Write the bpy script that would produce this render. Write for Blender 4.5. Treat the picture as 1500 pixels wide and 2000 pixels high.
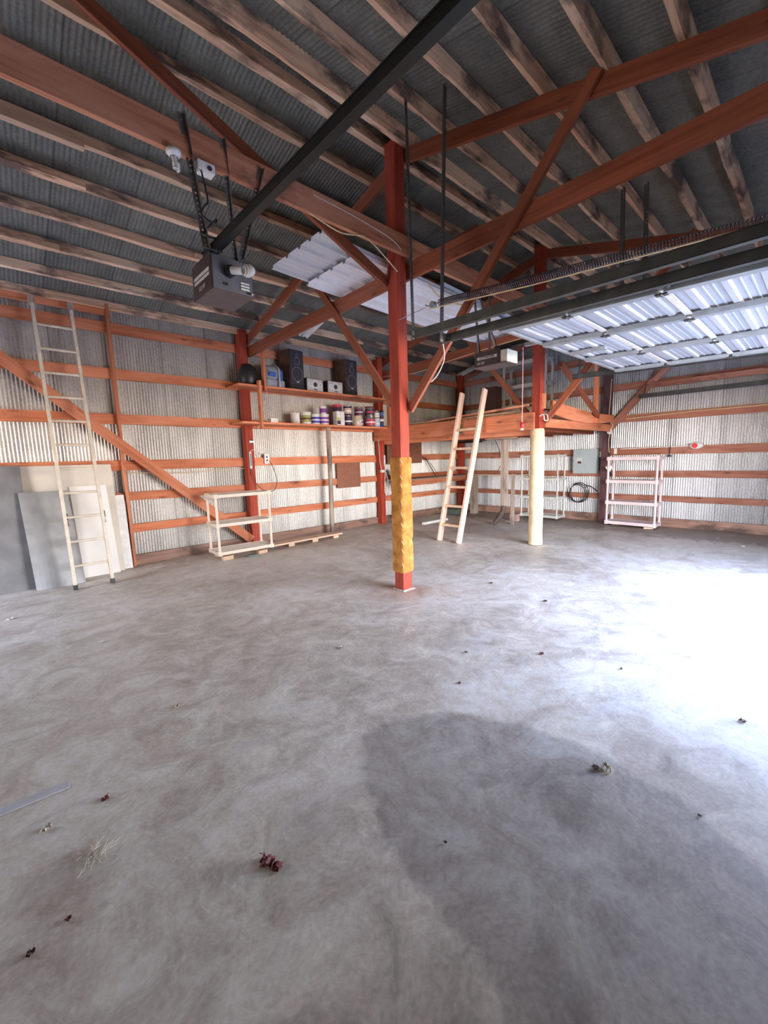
import bpy, math, random
from mathutils import Vector, Matrix, noise
random.seed(7)
R = math.radians
for o in list(bpy.data.objects):
    bpy.data.objects.remove(o)
S = bpy.context.scene
COL = S.collection

# ------------------------------------------------------------------ camera
def set_camera():
    p, y, r = R(7.371), R(47.0885), R(-1.6219)
    fwd = Vector((math.cos(y)*math.cos(p), math.sin(y)*math.cos(p), -math.sin(p)))
    right = Vector((math.sin(y), -math.cos(y), 0)); up = right.cross(fwd)
    rr = math.cos(r)*right + math.sin(r)*up
    uu = -math.sin(r)*right + math.cos(r)*up
    cam = bpy.data.cameras.new('camera'); o = bpy.data.objects.new('camera', cam)
    cam.sensor_fit = 'VERTICAL'; cam.sensor_height = 36; cam.sensor_width = 36
    cam.lens = 804.3/2000*36; cam.clip_start = .02; cam.clip_end = 200
    m = Matrix((rr, uu, -fwd)).transposed().to_4x4(); m.translation = (0, 0, 1.5)
    o.matrix_world = m; COL.objects.link(o); S.camera = o
set_camera()

# ------------------------------------------------------------------ world, light, exposure
S.view_settings.view_transform = 'Standard'; S.view_settings.look = 'None'
S.view_settings.gamma = 1; S.view_settings.use_curve_mapping = False
S.view_settings.exposure = 1.75
S.cycles.use_denoising = True
S.cycles.max_bounces = 10; S.cycles.diffuse_bounces = 7; S.cycles.transparent_max_bounces = 12
S.cycles.sample_clamp_indirect = 8
w = bpy.data.worlds.new('world'); S.world = w; w.use_nodes = True
nt = w.node_tree; nt.nodes.clear()
tc = nt.nodes.new('ShaderNodeTexCoord'); sx = nt.nodes.new('ShaderNodeSeparateXYZ')
rp = nt.nodes.new('ShaderNodeValToRGB'); bg = nt.nodes.new('ShaderNodeBackground'); ou = nt.nodes.new('ShaderNodeOutputWorld')
mr = nt.nodes.new('ShaderNodeMapRange'); mr.inputs['From Min'].default_value = -1
nt.links.new(tc.outputs['Generated'], sx.inputs[0]); nt.links.new(sx.outputs['Z'], mr.inputs['Value'])
nt.links.new(mr.outputs[0], rp.inputs[0]); nt.links.new(rp.outputs[0], bg.inputs[0]); nt.links.new(bg.outputs[0], ou.inputs[0])
e = rp.color_ramp.elements
e[0].position = 0.0; e[0].color = (.62, .48, .35, 1)
e[1].position = 1.0; e[1].color = (.26, .42, .90, 1)
for pos, c in ((.485, (.98, .78, .60, 1)), (.515, (1.36, 1.22, 1.10, 1)), (.60, (.86, .93, 1.08, 1)), (.75, (.36, .49, .88, 1))):
    n_ = e.new(pos); n_.color = c
bg.inputs[1].default_value = 9.0

YL, XC, X0, X1, X2, YP = 7.03, 9.53, .14, 3.30, 6.47, 3.25
WL, WF, WR, WN = 7.165, 9.665, -.54, -3.0      # inside faces of the four walls
SL = .261
def roof_z(y, base=4.78): return base - SL*abs(y-YP)
DX0, DX1, DZ = 3.22, 6.28, 2.45                # open doorway in the right wall
def portal(name, loc, rot, sx_, sy_):
    l = bpy.data.lights.new(name, 'AREA'); l.shape = 'RECTANGLE'; l.size = sx_; l.size_y = sy_
    l.cycles.is_portal = True
    o = bpy.data.objects.new(name, l); o.location = loc; o.rotation_euler = rot; COL.objects.link(o)
portal('doorway_portal', ((DX0+DX1)/2, WR-.03, DZ/2), (R(90), 0, 0), DX1-DX0, DZ)
portal('added_fill_opening_portal', (WN-.03, 5.8, 1.1), (R(90), 0, R(-90)), 1.4, 2.2)  # end-wall opening behind the camera, added to let in soft fill light

# ------------------------------------------------------------------ materials
MATS = {}
def newmat(name):
    m = bpy.data.materials.new(name); m.use_nodes = True; m.node_tree.nodes.clear()
    t = m.node_tree; b = t.nodes.new('ShaderNodeBsdfPrincipled'); o = t.nodes.new('ShaderNodeOutputMaterial')
    t.links.new(b.outputs[0], o.inputs[0]); MATS[name] = m
    return m, t, b
def N(t, kind, **kw):
    n = t.nodes.new('ShaderNode'+kind)
    for k, v in kw.items():
        if k in n.inputs: n.inputs[k].default_value = v
        else: setattr(n, k, v)
    return n
def ramp(t, src, stops):
    n = t.nodes.new('ShaderNodeValToRGB'); el = n.color_ramp.elements
    while len(el) > 1: el.remove(el[-1])
    el[0].position = stops[0][0]; el[0].color = (*stops[0][1], 1)
    for p, c in stops[1:]:
        q = el.new(p); q.color = (*c, 1)
    t.links.new(src, n.inputs[0]); return n.outputs[0]
def mix(t, fac, a, b, mode='MIX'):
    n = t.nodes.new('ShaderNodeMix'); n.data_type = 'RGBA'; n.blend_type = mode
    for sock, v in ((n.inputs[0], fac), (n.inputs[6], a), (n.inputs[7], b)):
        if hasattr(v, 'links'): t.links.new(v, sock)
        elif isinstance(v, (tuple, list)): sock.default_value = (*v, 1) if len(v) == 3 else v
        else: sock.default_value = v
    return n.outputs[2]
def plain(name, c, rough=.6, metal=0., var=.12, scale=12., bump=0.):
    m, t, b = newmat(name)
    tc = N(t, 'TexCoord'); no = N(t, 'TexNoise', Scale=scale, Detail=4.)
    t.links.new(tc.outputs['Object'], no.inputs['Vector'])
    lo = tuple(max(0, x*(1-var)) for x in c); hi = tuple(min(1, x*(1+var)) for x in c)
    t.links.new(ramp(t, no.outputs[0], [(.3, lo), (.7, hi)]), b.inputs['Base Color'])
    b.inputs['Roughness'].default_value = rough; b.inputs['Metallic'].default_value = metal
    if bump:
        bp = N(t, 'Bump', Strength=bump, Distance=.01); t.links.new(no.outputs[0], bp.inputs['Height']); t.links.new(bp.outputs[0], b.inputs['Normal'])
    return m
def wood(name, light, dark, stain=(.05, .035, .03), stain_at=.62, knots=.10, rough=.75, pale=.75):
    m, t, b = newmat(name)
    tc = N(t, 'TexCoord'); oi = N(t, 'ObjectInfo')
    mu = N(t, 'Math', operation='MULTIPLY'); mu.inputs[1].default_value = 37.
    t.links.new(oi.outputs['Random'], mu.inputs[0])
    ad = N(t, 'VectorMath', operation='ADD'); t.links.new(tc.outputs['Object'], ad.inputs[0]); t.links.new(mu.outputs[0], ad.inputs[1])
    m1 = N(t, 'Mapping'); m1.inputs['Scale'].default_value = (.7, 16, 16); t.links.new(ad.outputs[0], m1.inputs[0])
    gr = N(t, 'TexNoise', Scale=2.2, Detail=6., Distortion=.5); t.links.new(m1.outputs[0], gr.inputs['Vector'])
    col = ramp(t, gr.outputs[0], [(.30, dark), (.62, light)])
    m2 = N(t, 'Mapping'); m2.inputs['Scale'].default_value = (1.1, 2.4, 2.4); t.links.new(ad.outputs[0], m2.inputs[0])
    st = N(t, 'TexNoise', Scale=1.3, Detail=5., Roughness=.6); t.links.new(m2.outputs[0], st.inputs['Vector'])
    f = ramp(t, st.outputs[0], [(stain_at-.04, (0, 0, 0)), (stain_at+.07, (.85, .85, .85))])
    m4 = N(t, 'Mapping'); m4.inputs['Scale'].default_value = (.8, 3.5, 3.5); m4.inputs['Location'].default_value = (5.3, 1.7, 2.9); t.links.new(ad.outputs[0], m4.inputs[0])
    pn = N(t, 'TexNoise', Scale=1.1, Detail=4., Roughness=.55, Distortion=.4); t.links.new(m4.outputs[0], pn.inputs['Vector'])
    col = mix(t, ramp(t, pn.outputs[0], [(.46, (0, 0, 0)), (.66, (pale, pale, pale))]), col, tuple(min(.9, 1.12*x+.07) for x in light))
    col = mix(t, f, col, stain)
    m3 = N(t, 'Mapping'); m3.inputs['Scale'].default_value = (2.2, 7, 7); t.links.new(ad.outputs[0], m3.inputs[0])
    vo = N(t, 'TexVoronoi', Scale=1.); t.links.new(m3.outputs[0], vo.inputs['Vector'])
    kf = ramp(t, vo.outputs['Distance'], [(knots*.5, (.8, .8, .8)), (knots*1.6, (0, 0, 0))])
    col = mix(t, kf, col, tuple(x*.35 for x in dark))
    hs = N(t, 'HueSaturation'); mr = N(t, 'MapRange'); mr.inputs['To Min'].default_value = .82; mr.inputs['To Max'].default_value = 1.16
    t.links.new(oi.outputs['Random'], mr.inputs[0]); t.links.new(mr.outputs[0], hs.inputs['Value']); t.links.new(col, hs.inputs['Color'])
    t.links.new(hs.outputs[0], b.inputs['Base Color']); b.inputs['Roughness'].default_value = rough
    bp = N(t, 'Bump', Strength=.35, Distance=.006); t.links.new(gr.outputs[0], bp.inputs['Height']); t.links.new(bp.outputs[0], b.inputs['Normal'])
    return m
def corrugated(name, base, dark, rough, metal, axis=0, stainc=None):
    m, t, b = newmat(name)
    tc = N(t, 'TexCoord')
    ms = N(t, 'Mapping'); ms.inputs['Scale'].default_value = (3, 3, .45) if axis != 2 else (3, .5, .5)
    t.links.new(tc.outputs['Object'], ms.inputs[0])
    n1 = N(t, 'TexNoise', Scale=1.5, Detail=6., Roughness=.6); t.links.new(ms.outputs[0], n1.inputs['Vector'])
    n2 = N(t, 'TexNoise', Scale=45., Detail=3.); t.links.new(tc.outputs['Object'], n2.inputs['Vector'])
    c = ramp(t, n1.outputs[0], [(.32, dark), (.66, base)])
    c = mix(t, .16, c, ramp(t, n2.outputs[0], [(.35, (0, 0, 0)), (.65, (1, 1, 1))]), 'OVERLAY')
    # sheet-to-sheet tone
    sp = N(t, 'SeparateXYZ'); t.links.new(tc.outputs['Object'], sp.inputs[0])
    d = N(t, 'Math', operation='DIVIDE'); d.inputs[1].default_value = .68
    t.links.new(sp.outputs[1 if axis == 1 else 0], d.inputs[0])
    fl = N(t, 'Math', operation='FLOOR'); t.links.new(d.outputs[0], fl.inputs[0])
    wn = N(t, 'TexWhiteNoise', noise_dimensions='1D'); t.links.new(fl.outputs[0], wn.inputs['W'])
    fr = N(t, 'Math', operation='FRACT'); t.links.new(d.outputs[0], fr.inputs[0])
    seam = ramp(t, fr.outputs[0], [(.0, (.45, .45, .45)), (.035, (1, 1, 1))])
    c = mix(t, 1., c, ramp(t, wn.outputs[0], [(0, (.80, .80, .80)), (1, (1, 1, 1))]), 'MULTIPLY')
    c = mix(t, 1., c, seam, 'MULTIPLY')
    t.links.new(c, b.inputs['Base Color']); b.inputs['Roughness'].default_value = rough; b.inputs['Metallic'].default_value = metal
    return m

m_red = wood('red_stained_post', (.46, .062, .026), (.26, .028, .014), (.10, .02, .015), .70, .07, pale=.15)
m_tie = wood('truss_timber', (.30, .082, .032), (.18, .042, .016), (.12, .03, .02), .70, .08, pale=.25)
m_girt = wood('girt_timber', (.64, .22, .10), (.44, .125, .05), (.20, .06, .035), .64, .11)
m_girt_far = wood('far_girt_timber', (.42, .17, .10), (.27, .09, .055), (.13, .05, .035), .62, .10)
m_beam = wood('beam_timber', (.62, .27, .145), (.42, .135, .07), (.18, .055, .04), .60, .09)
m_purlin = wood('purlin_timber', (.84, .55, .36), (.55, .31, .19), (.07, .045, .045), .53, .12, .85)
m_pine = wood('pale_pine', (.72, .50, .34), (.55, .34, .21), (.35, .2, .12), .75, .09)
m_oldwood = wood('grey_weathered_wood', (.42, .35, .28), (.25, .19, .15), (.12, .08, .07), .6, .08)
m_sill = wood('sill_timber', (.34, .19, .13), (.19, .11, .08), (.08, .05, .04), .55, .07)
m_ply = wood('loft_board', (.50, .25, .13), (.36, .15, .075), (.2, .09, .05), .7, .05)
m_white_wood = wood('bare_ladder_pine', (.80, .58, .44), (.62, .40, .28), (.45, .27, .18), .74, .07)
m_wallL = corrugated('galvanised_wall_left', (.66, .64, .59), (.46, .45, .42), .38, .45, 0)
m_wallF = corrugated('galvanised_wall_far', (.62, .635, .635), (.42, .43, .435), .34, .55, 1)
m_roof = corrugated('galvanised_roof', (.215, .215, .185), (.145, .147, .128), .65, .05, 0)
m_hard = plain('hardboard', (.27, .11, .065), .7)
m_black = plain('black_plastic', (.02, .02, .022), .45)
m_rail = plain('black_rail', (.022, .025, .024), .35, .5)
m_track = plain('galvanised_track', (.085, .09, .085), .42, .6, .25, 8)
m_galv = plain('galvanised_strut', (.34, .37, .38), .4, .4, .12, 10)
m_door = plain('white_door_steel', (.40, .405, .425), .45, .0, .04)
m_sheetw = plain('white_roof_sheet', (.86, .87, .88), .4, .0, .04)
m_spring = plain('dark_spring_steel', (.15, .12, .13), .4, .8)
m_wire = plain('yellow_cable', (.72, .55, .32), .6)
m_wwire = plain('white_cable', (.75, .72, .68), .6)
m_white = plain('white_enamel', (.80, .78, .74), .4)
m_cream = plain('cream_plastic', (.72, .62, .50), .55, 0, .06)
m_pink = plain('pinkish_plastic', (.76, .62, .61), .55, 0, .06)
m_greypl = plain('grey_white_plastic', (.62, .63, .57), .55, 0, .06)
m_alu = plain('ladder_fibreglass', (.74, .66, .53), .5, .0, .12)
m_dkbrown = plain('opener_brown_face', (.05, .032, .03), .4)
m_grey = plain('opener_grey_case', (.16, .16, .165), .5, .2)
m_greyd = plain('opener_underside', (.11, .09, .09), .5, .2)
m_text = plain('pale_lettering', (.52, .51, .46), .5)
m_ivory = plain('ivory_lens', (.86, .80, .62), .4)
m_red2 = plain('red_plastic', (.7, .02, .04), .35)
m_pinkcord = plain('pink_cord', (.75, .35, .35), .7)
m_blue = plain('blue_plastic', (.05, .13, .42), .4)
m_greyblue = plain('grey_blue_plastic', (.28, .31, .36), .45)
m_cab = plain('speaker_cabinet', (.11, .055, .035), .5, 0, .3)
m_grille = plain('speaker_grille', (.035, .033, .045), .8, 0, .3, 60)
m_ring = plain('speaker_ring', (.16, .16, .18), .4)
m_silver = plain('silver_panel', (.52, .52, .52), .4, .2)
m_panelbox = plain('grey_panel_box', (.42, .49, .50), .45, .1, .04)
m_green = plain('dark_green_case', (.12, .16, .13), .6)
m_sheetD = plain('dull_galvanised_sheet', (.22, .215, .215), .42, .2, .18, 5)
m_sheetG = plain('grey_galvanised_sheet', (.36, .36, .35), .4, .2, .16, 5)
m_sheetB = plain('beige_board', (.66, .60, .51), .5, .1, .08, 4)
m_sheetI = plain('bright_board', (.84, .81, .75), .5, 0, .05, 4)
m_out = plain('gravel_apron', (.50, .46, .40), .9, 0, .2, 20)

def m_foam_make():
    m, t, b = newmat('golden_foam')
    tc = N(t, 'TexCoord'); n1 = N(t, 'TexNoise', Scale=9., Detail=6., Roughness=.65)
    t.links.new(tc.outputs['Object'], n1.inputs['Vector'])
    t.links.new(ramp(t, n1.outputs[0], [(.30, (.26, .10, .02)), (.42, (.40, .165, .03)), (.58, (.54, .245, .055)), (.75, (.64, .36, .13))]), b.inputs['Base Color'])
    n2 = N(t, 'TexNoise', Scale=60., Detail=4.); t.links.new(tc.outputs['Object'], n2.inputs['Vector'])
    bp = N(t, 'Bump', Strength=.8, Distance=.01); t.links.new(n2.outputs[0], bp.inputs['Height']); t.links.new(bp.outputs[0], b.inputs['Normal'])
    b.inputs['Roughness'].default_value = .95
    return m
m_foam = m_foam_make()
m_foam2 = plain('cream_foam', (.70, .55, .34), .85, 0, .14, 7, .5)

def m_punch_make():
    m = bpy.data.materials.new('punched_angle_steel'); m.use_nodes = True; t = m.node_tree; t.nodes.clear()
    b = N(t, 'BsdfPrincipled'); b.inputs['Base Color'].default_value = (.20, .19, .19, 1); b.inputs['Metallic'].default_value = .6; b.inputs['Roughness'].default_value = .45
    tr = N(t, 'BsdfTransparent'); mx = N(t, 'MixShader'); o = N(t, 'OutputMaterial')
    tc = N(t, 'TexCoord'); sp = N(t, 'SeparateXYZ'); t.links.new(tc.outputs['Object'], sp.inputs[0])
    def M(op, a, b_=None):
        n = N(t, 'Math', operation=op)
        for i, v in enumerate((a, b_)):
            if v is None: continue
            if hasattr(v, 'links'): t.links.new(v, n.inputs[i])
            else: n.inputs[i].default_value = v
        return n.outputs[0]
    fx = M('MULTIPLY', M('SUBTRACT', M('FRACT', M('DIVIDE', sp.outputs[0], .032)), .5), .032)
    q = M('SUBTRACT', M('MAXIMUM', sp.outputs[1], sp.outputs[2]), .016)
    d2 = M('ADD', M('MULTIPLY', fx, fx), M('MULTIPLY', q, q))
    t.links.new(M('LESS_THAN', d2, .0065**2), mx.inputs[0]); t.links.new(b.outputs[0], mx.inputs[1]); t.links.new(tr.outputs[0], mx.inputs[2])
    t.links.new(mx.outputs[0], o.inputs[0]); return m
m_punch = m_punch_make()

def m_floor_make():
    m, t, b = newmat('worn_concrete')
    tc = N(t, 'TexCoord')
    v = tc.outputs['Object']
    n1 = N(t, 'TexNoise', Scale=.55, Detail=7., Roughness=.62, Distortion=.7); t.links.new(v, n1.inputs['Vector'])
    c = ramp(t, n1.outputs[0], [(.30, (.36, .305, .235)), (.45, (.52, .465, .38)), (.55, (.60, .55, .465)), (.70, (.69, .645, .57))])
    n2 = N(t, 'TexNoise', Scale=3.2, Detail=8., Roughness=.68, Distortion=1.4); t.links.new(v, n2.inputs['Vector'])
    c = mix(t, .50, c, ramp(t, n2.outputs[0], [(.34, (.24, .23, .22)), (.48, (.47, .47, .47)), (.52, (.54, .54, .54)), (.66, (.76, .75, .74))]), 'OVERLAY')
    n6 = N(t, 'TexNoise', Scale=11., Detail=7., Roughness=.72, Distortion=1.8); t.links.new(v, n6.inputs['Vector'])
    c = mix(t, .20, c, ramp(t, n6.outputs[0], [(.36, (.22, .21, .20)), (.5, (.5, .5, .5)), (.64, (.80, .80, .80))]), 'OVERLAY')
    # pale ring marks and drips
    vr = N(t, 'TexVoronoi', Scale=3.1); t.links.new(v, vr.inputs['Vector'])
    rg = ramp(t, vr.outputs['Distance'], [(.05, (0, 0, 0)), (.075, (.5, .5, .5)), (.10, (0, 0, 0))])
    mk = mix(t, 1., rg, ramp(t, n1.outputs[0], [(.52, (0, 0, 0)), (.60, (1, 1, 1))]), 'MULTIPLY')
    c = mix(t, mk, c, (.60, .60, .59))
    # dirt swept against the far wall
    so = N(t, 'SeparateXYZ'); t.links.new(v, so.inputs[0])
    dm = N(t, 'MapRange'); dm.inputs['From Min'].default_value = 7.9; dm.inputs['From Max'].default_value = 9.6; t.links.new(so.outputs[0], dm.inputs[0])
    dn = N(t, 'Math', operation='MULTIPLY_ADD'); t.links.new(n2.outputs[0], dn.inputs[0]); dn.inputs[1].default_value = 1.2; t.links.new(dm.outputs[0], dn.inputs[2])
    c = mix(t, ramp(t, dn.outputs[0], [(.85, (0, 0, 0)), (1.25, (.7, .7, .7))]), c, (.16, .115, .08))
    n3 = N(t, 'TexNoise', Scale=60., Detail=4.); t.links.new(v, n3.inputs['Vector'])
    c = mix(t, .18, c, ramp(t, n3.outputs[0], [(.3, (.2, .2, .2)), (.7, (.8, .8, .8))]), 'OVERLAY')
    # stretched scuffs running along the bays
    mp = N(t, 'Mapping'); mp.inputs['Scale'].default_value = (.9, 3.0, 1); mp.inputs['Rotation'].default_value = (0, 0, R(12)); t.links.new(v, mp.inputs[0])
    n4 = N(t, 'TexNoise', Scale=1.3, Detail=6., Roughness=.6, Distortion=.6); t.links.new(mp.outputs[0], n4.inputs['Vector'])
    c = mix(t, ramp(t, n4.outputs[0], [(.60, (0, 0, 0)), (.78, (.55, .55, .55))]), c, (.13, .115, .10))
    c = mix(t, ramp(t, n4.outputs[0], [(.24, (.5, .5, .5)), (.40, (0, 0, 0))]), c, (.58, .58, .57))
    # stain outlines stored on the slab
    at = N(t, 'Attribute', attribute_name='stain'); sp = N(t, 'SeparateColor'); t.links.new(at.outputs['Color'], sp.inputs[0])
    n5 = N(t, 'TexNoise', Scale=7., Detail=6., Roughness=.7); t.links.new(v, n5.inputs['Vector'])
    ad = N(t, 'Math', operation='ADD'); t.links.new(sp.outputs[0], ad.inputs[0])
    mu = N(t, 'Math', operation='MULTIPLY_ADD'); t.links.new(n5.outputs[0], mu.inputs[0]); mu.inputs[1].default_value = .22; mu.inputs[2].default_value = -.11
    t.links.new(mu.outputs[0], ad.inputs[1])
    sf = ramp(t, ad.outputs[0], [(.47, (0, 0, 0)), (.53, (1, 1, 1))])
    dk = mix(t, 1., c, (.67, .68, .70), 'MULTIPLY')
    c = mix(t, sf, c, dk)
    rust = mix(t, sp.outputs[1], c, (.42, .22, .12)); c = rust
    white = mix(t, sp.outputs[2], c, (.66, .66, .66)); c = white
    t.links.new(c, b.inputs['Base Color'])
    rr = ramp(t, n2.outputs[0], [(.3, (.34, .34, .34)), (.7, (.62, .62, .62))])
    t.links.new(rr, b.inputs['Roughness'])
    bp = N(t, 'Bump', Strength=.25, Distance=.01); t.links.new(n2.outputs[0], bp.inputs['Height']); t.links.new(bp.outputs[0], b.inputs['Normal'])
    return m
m_floor = m_floor_make()

# ------------------------------------------------------------------ mesh helpers
class MB:
    def __init__(s): s.v = []; s.f = []; s.smooth = []
    def add(s, vs, fs, smooth=False):
        k = len(s.v); s.v += [tuple(x) for x in vs]; s.f += [tuple(i+k for i in f) for f in fs]; s.smooth += [smooth]*len(fs)
        return s
    def box(s, lo, hi, M=None):
        (a, b, c), (d, e_, f) = lo, hi
        vs = [Vector(p) for p in ((a, b, c), (d, b, c), (d, e_, c), (a, e_, c), (a, b, f), (d, b, f), (d, e_, f), (a, e_, f))]
        if M: vs = [M @ p for p in vs]
        return s.add(vs, [(3, 2, 1, 0), (4, 5, 6, 7), (0, 1, 5, 4), (1, 2, 6, 5), (2, 3, 7, 6), (3, 0, 4, 7)])
    def cyl(s, p0, p1, r0, r1=None, n=16, caps=True):
        r1 = r0 if r1 is None else r1
        p0, p1 = Vector(p0), Vector(p1); d = (p1-p0).normalized()
        u = d.orthogonal().normalized(); w_ = d.cross(u)
        vs = []
        for p, r in ((p0, r0), (p1, r1)):
            vs += [p + r*(math.cos(2*math.pi*i/n)*u + math.sin(2*math.pi*i/n)*w_) for i in range(n)]
        s.add(vs, [(i, (i+1) % n, n+(i+1) % n, n+i) for i in range(n)], True)
        if caps: s.add(vs[:n], [tuple(reversed(range(n)))]); s.add(vs[n:], [tuple(range(n))])
        return s
    def tube(s, pts, r, n=6):
        pts = [Vector(p) for p in pts]; u = None; rings = []
        for i, p in enumerate(pts):
            d = (pts[min(i+1, len(pts)-1)]-pts[max(i-1, 0)]).normalized()
            u = d.orthogonal().normalized() if u is None else (u-d*u.dot(d)).normalized()
            w_ = d.cross(u)
            rings += [p + r*(math.cos(2*math.pi*k/n)*u+math.sin(2*math.pi*k/n)*w_) for k in range(n)]
        fs = [(j*n+k, j*n+(k+1) % n, (j+1)*n+(k+1) % n, (j+1)*n+k) for j in range(len(pts)-1) for k in range(n)]
        s.add(rings, fs, True)
        s.add(rings[:n], [tuple(reversed(range(n)))]); s.add(rings[-n:], [tuple(range(n))])
        return s
    def lathe(s, prof, c=(0, 0, 0), n=20, M=None):
        vs = []
        for r, z in prof: vs += [Vector((c[0]+r*math.cos(2*math.pi*i/n), c[1]+r*math.sin(2*math.pi*i/n), c[2]+z)) for i in range(n)]
        if M: vs = [M @ v for v in vs]
        m_ = len(prof)
        return s.add(vs, [(j*n+i, j*n+(i+1) % n, (j+1)*n+(i+1) % n, (j+1)*n+i) for j in range(m_-1) for i in range(n)], True)
    def build(s, name, mat, parent=None, M=None, bevel=0.):
        me = bpy.data.meshes.new(name); me.from_pydata(s.v, [], s.f); me.polygons.foreach_set('use_smooth', s.smooth); me.update()
        me.materials.append(mat)
        o = bpy.data.objects.new(name, me); COL.objects.link(o)
        if M is not None: o.matrix_world = M
        if parent: 
            o.parent = parent; o.matrix_parent_inverse = Matrix()
            if M is not None: o.matrix_basis = parent.matrix_world.inverted() @ M
        if bevel:
            md = o.modifiers.new('bevel', 'BEVEL'); md.width = bevel; md.segments = 2; md.limit_method = 'ANGLE'
        return o
def tag(o, label, cat, group=None, kind=None):
    o['label'] = label; o['category'] = cat
    if group: o['group'] = group
    if kind: o['kind'] = kind
    return o
def struct(o, label=None):
    o['kind'] = 'structure'
    if label: o['label'] = label
    return o
def thing(name, label, cat, loc=(0, 0, 0), rz=0., group=None):
    o = bpy.data.objects.new(name, None); COL.objects.link(o); o.empty_display_size = .1
    o.matrix_world = Matrix.Translation(loc) @ Matrix.Rotation(rz, 4, 'Z')
    return tag(o, label, cat, group)
def frame(p0, p1, up=(0, 0, 1)):
    p0, p1 = Vector(p0), Vector(p1); x = (p1-p0).normalized(); up = Vector(up)
    if abs(x.dot(up)) > .99: up = Vector((0, 1, 0))
    y = up.cross(x).normalized(); z = x.cross(y)
    m = Matrix((x, y, z)).transposed().to_4x4(); m.translation = (p0+p1)/2
    return m, (p1-p0).length
def beam(name, p0, p1, wy, hz, mat, label=None, cat=None, group=None, up=(0, 0, 1), parent=None, rough=0., bevel=.003, cut0=0, cut1=0):
    """length along local X; wy across (local Y), hz along the up side (local Z)"""
    M, L = frame(p0, p1, up); b = MB()
    if rough:
        n = max(2, int(L/.12)); vs = []; sd = random.random()*100
        for i in range(n+1):
            x = -L/2+L*i/n
            def j(k): return rough*(noise.noise(Vector((x*1.6, k*7.7+sd, sd)))*1.6 + noise.noise(Vector((x*7, k*3.3+sd, 4)))*.5)
            bow = rough*.6*noise.noise(Vector((x*.5, sd, 9)))
            vs += [(x, -wy/2+j(0)*.5, -hz/2+bow+j(1)), (x, wy/2+j(2)*.5, -hz/2+bow+j(3)), (x, wy/2, hz/2), (x, -wy/2, hz/2)]
        fs = []
        for i in range(n):
            for k in range(4): fs.append((i*4+k, i*4+(k+1) % 4, i*4+4+(k+1) % 4, i*4+4+k))
        fs = [tuple(reversed(f)) for f in fs]
        fs += [(0, 1, 2, 3), tuple(n*4+k for k in (3, 2, 1, 0))]
        b.add(vs, fs)
    else:
        vs = [(-L/2+cut0*0, -wy/2, -hz/2), (L/2, -wy/2, -hz/2), (L/2, wy/2, -hz/2), (-L/2, wy/2, -hz/2),
              (-L/2+cut0, -wy/2, hz/2), (L/2-cut1, -wy/2, hz/2), (L/2-cut1, wy/2, hz/2), (-L/2+cut0, wy/2, hz/2)]
        b.add(vs, [(3, 2, 1, 0), (4, 5, 6, 7), (0, 1, 5, 4), (1, 2, 6, 5), (2, 3, 7, 6), (3, 0, 4, 7)])
    o = b.build(name, mat, parent, M, bevel if not rough else 0)
    if cat: tag(o, label, cat, group)
    return o
def bezier(pts, n=10):
    out = []; P = [Vector(p) for p in pts]
    for i in range(len(P)-1):
        a = P[max(i-1, 0)]; b = P[i]; c = P[i+1]; d = P[min(i+2, len(P)-1)]
        for k in range(n):
            t = k/n
            out.append(.5*((2*b)+(-a+c)*t+(2*a-5*b+4*c-d)*t*t+(-a+3*b-3*c+d)*t*t*t))
    out.append(P[-1]); return out
def wire(name, pts, r, mat, label, cat='cable', parent=None, n=8):
    o = MB().tube(bezier(pts, n), r).build(name, mat, parent)
    if not parent: tag(o, label, cat)
    return o
def text(name, s, size, mat, M, parent, extrude=.0015):
    cu = bpy.data.curves.new(name, 'FONT'); cu.body = s; cu.size = size; cu.extrude = extrude; cu.align_x = 'CENTER'; cu.align_y = 'CENTER'
    cu.materials.append(mat); o = bpy.data.objects.new(name, cu); COL.objects.link(o)
    bpy.context.view_layer.update(); me = bpy.data.meshes.new_from_object(o.evaluated_get(bpy.context.evaluated_depsgraph_get())); bpy.data.objects.remove(o)
    me.name = name; o = bpy.data.objects.new(name, me); COL.objects.link(o); o.parent = parent; o.matrix_basis = M; return o
ORD = ['first', 'second', 'third', 'fourth', 'fifth', 'sixth', 'seventh', 'eighth', 'ninth']

# ------------------------------------------------------------------ shell
def corrugate(name, mat, a0, a1, fn, rows, period=.04, amp=.0065, sub=6, jog=None):
    """fn(a, t, off) -> point; a along the run, t in rows, off normal offset"""
    n = int((a1-a0)/period*sub); b = MB(); vs = []
    for i in range(n+1):
        a = a0+(a1-a0)*i/n; off = amp*math.sin(2*math.pi*a/period)
        for t_ in rows: vs.append(fn(a, t_, off))
    m_ = len(rows)
    b.add(vs, [(i*m_+k, (i+1)*m_+k, (i+1)*m_+k+1, i*m_+k+1) for i in range(n) for k in range(m_-1)], True)
    return struct(b.build(name, mat))
corrugate('wall_left', m_wallL, WN, WF, lambda a, t, o: (a, WL+o, t*roof_z(WL)), (0, .5, 1))
corrugate('wall_far', m_wallF, WR, WL, lambda a, t, o: (WF+o, a, t*roof_z(a)), (0, .5, 1))
def hole_wall(name, mat, a0, a1, h0, h1, hz, fn, ztop):
    n = int((a1-a0)/.04*6); b = MB()
    def seg(u0, u1, z0):
        k = max(2, int((u1-u0)/.04*6)); vs = []
        for i in range(k+1):
            a = u0+(u1-u0)*i/k; off = .0065*math.sin(2*math.pi*a/.04)
            vs += [fn(a, z0, off), fn(a, ztop(a), off)]
        b.add(vs, [(i*2, i*2+2, i*2+3, i*2+1) for i in range(k)], True)
    seg(a0, h0, 0); seg(h0, h1, hz); seg(h1, a1, 0)
    return struct(b.build(name, mat))
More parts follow.
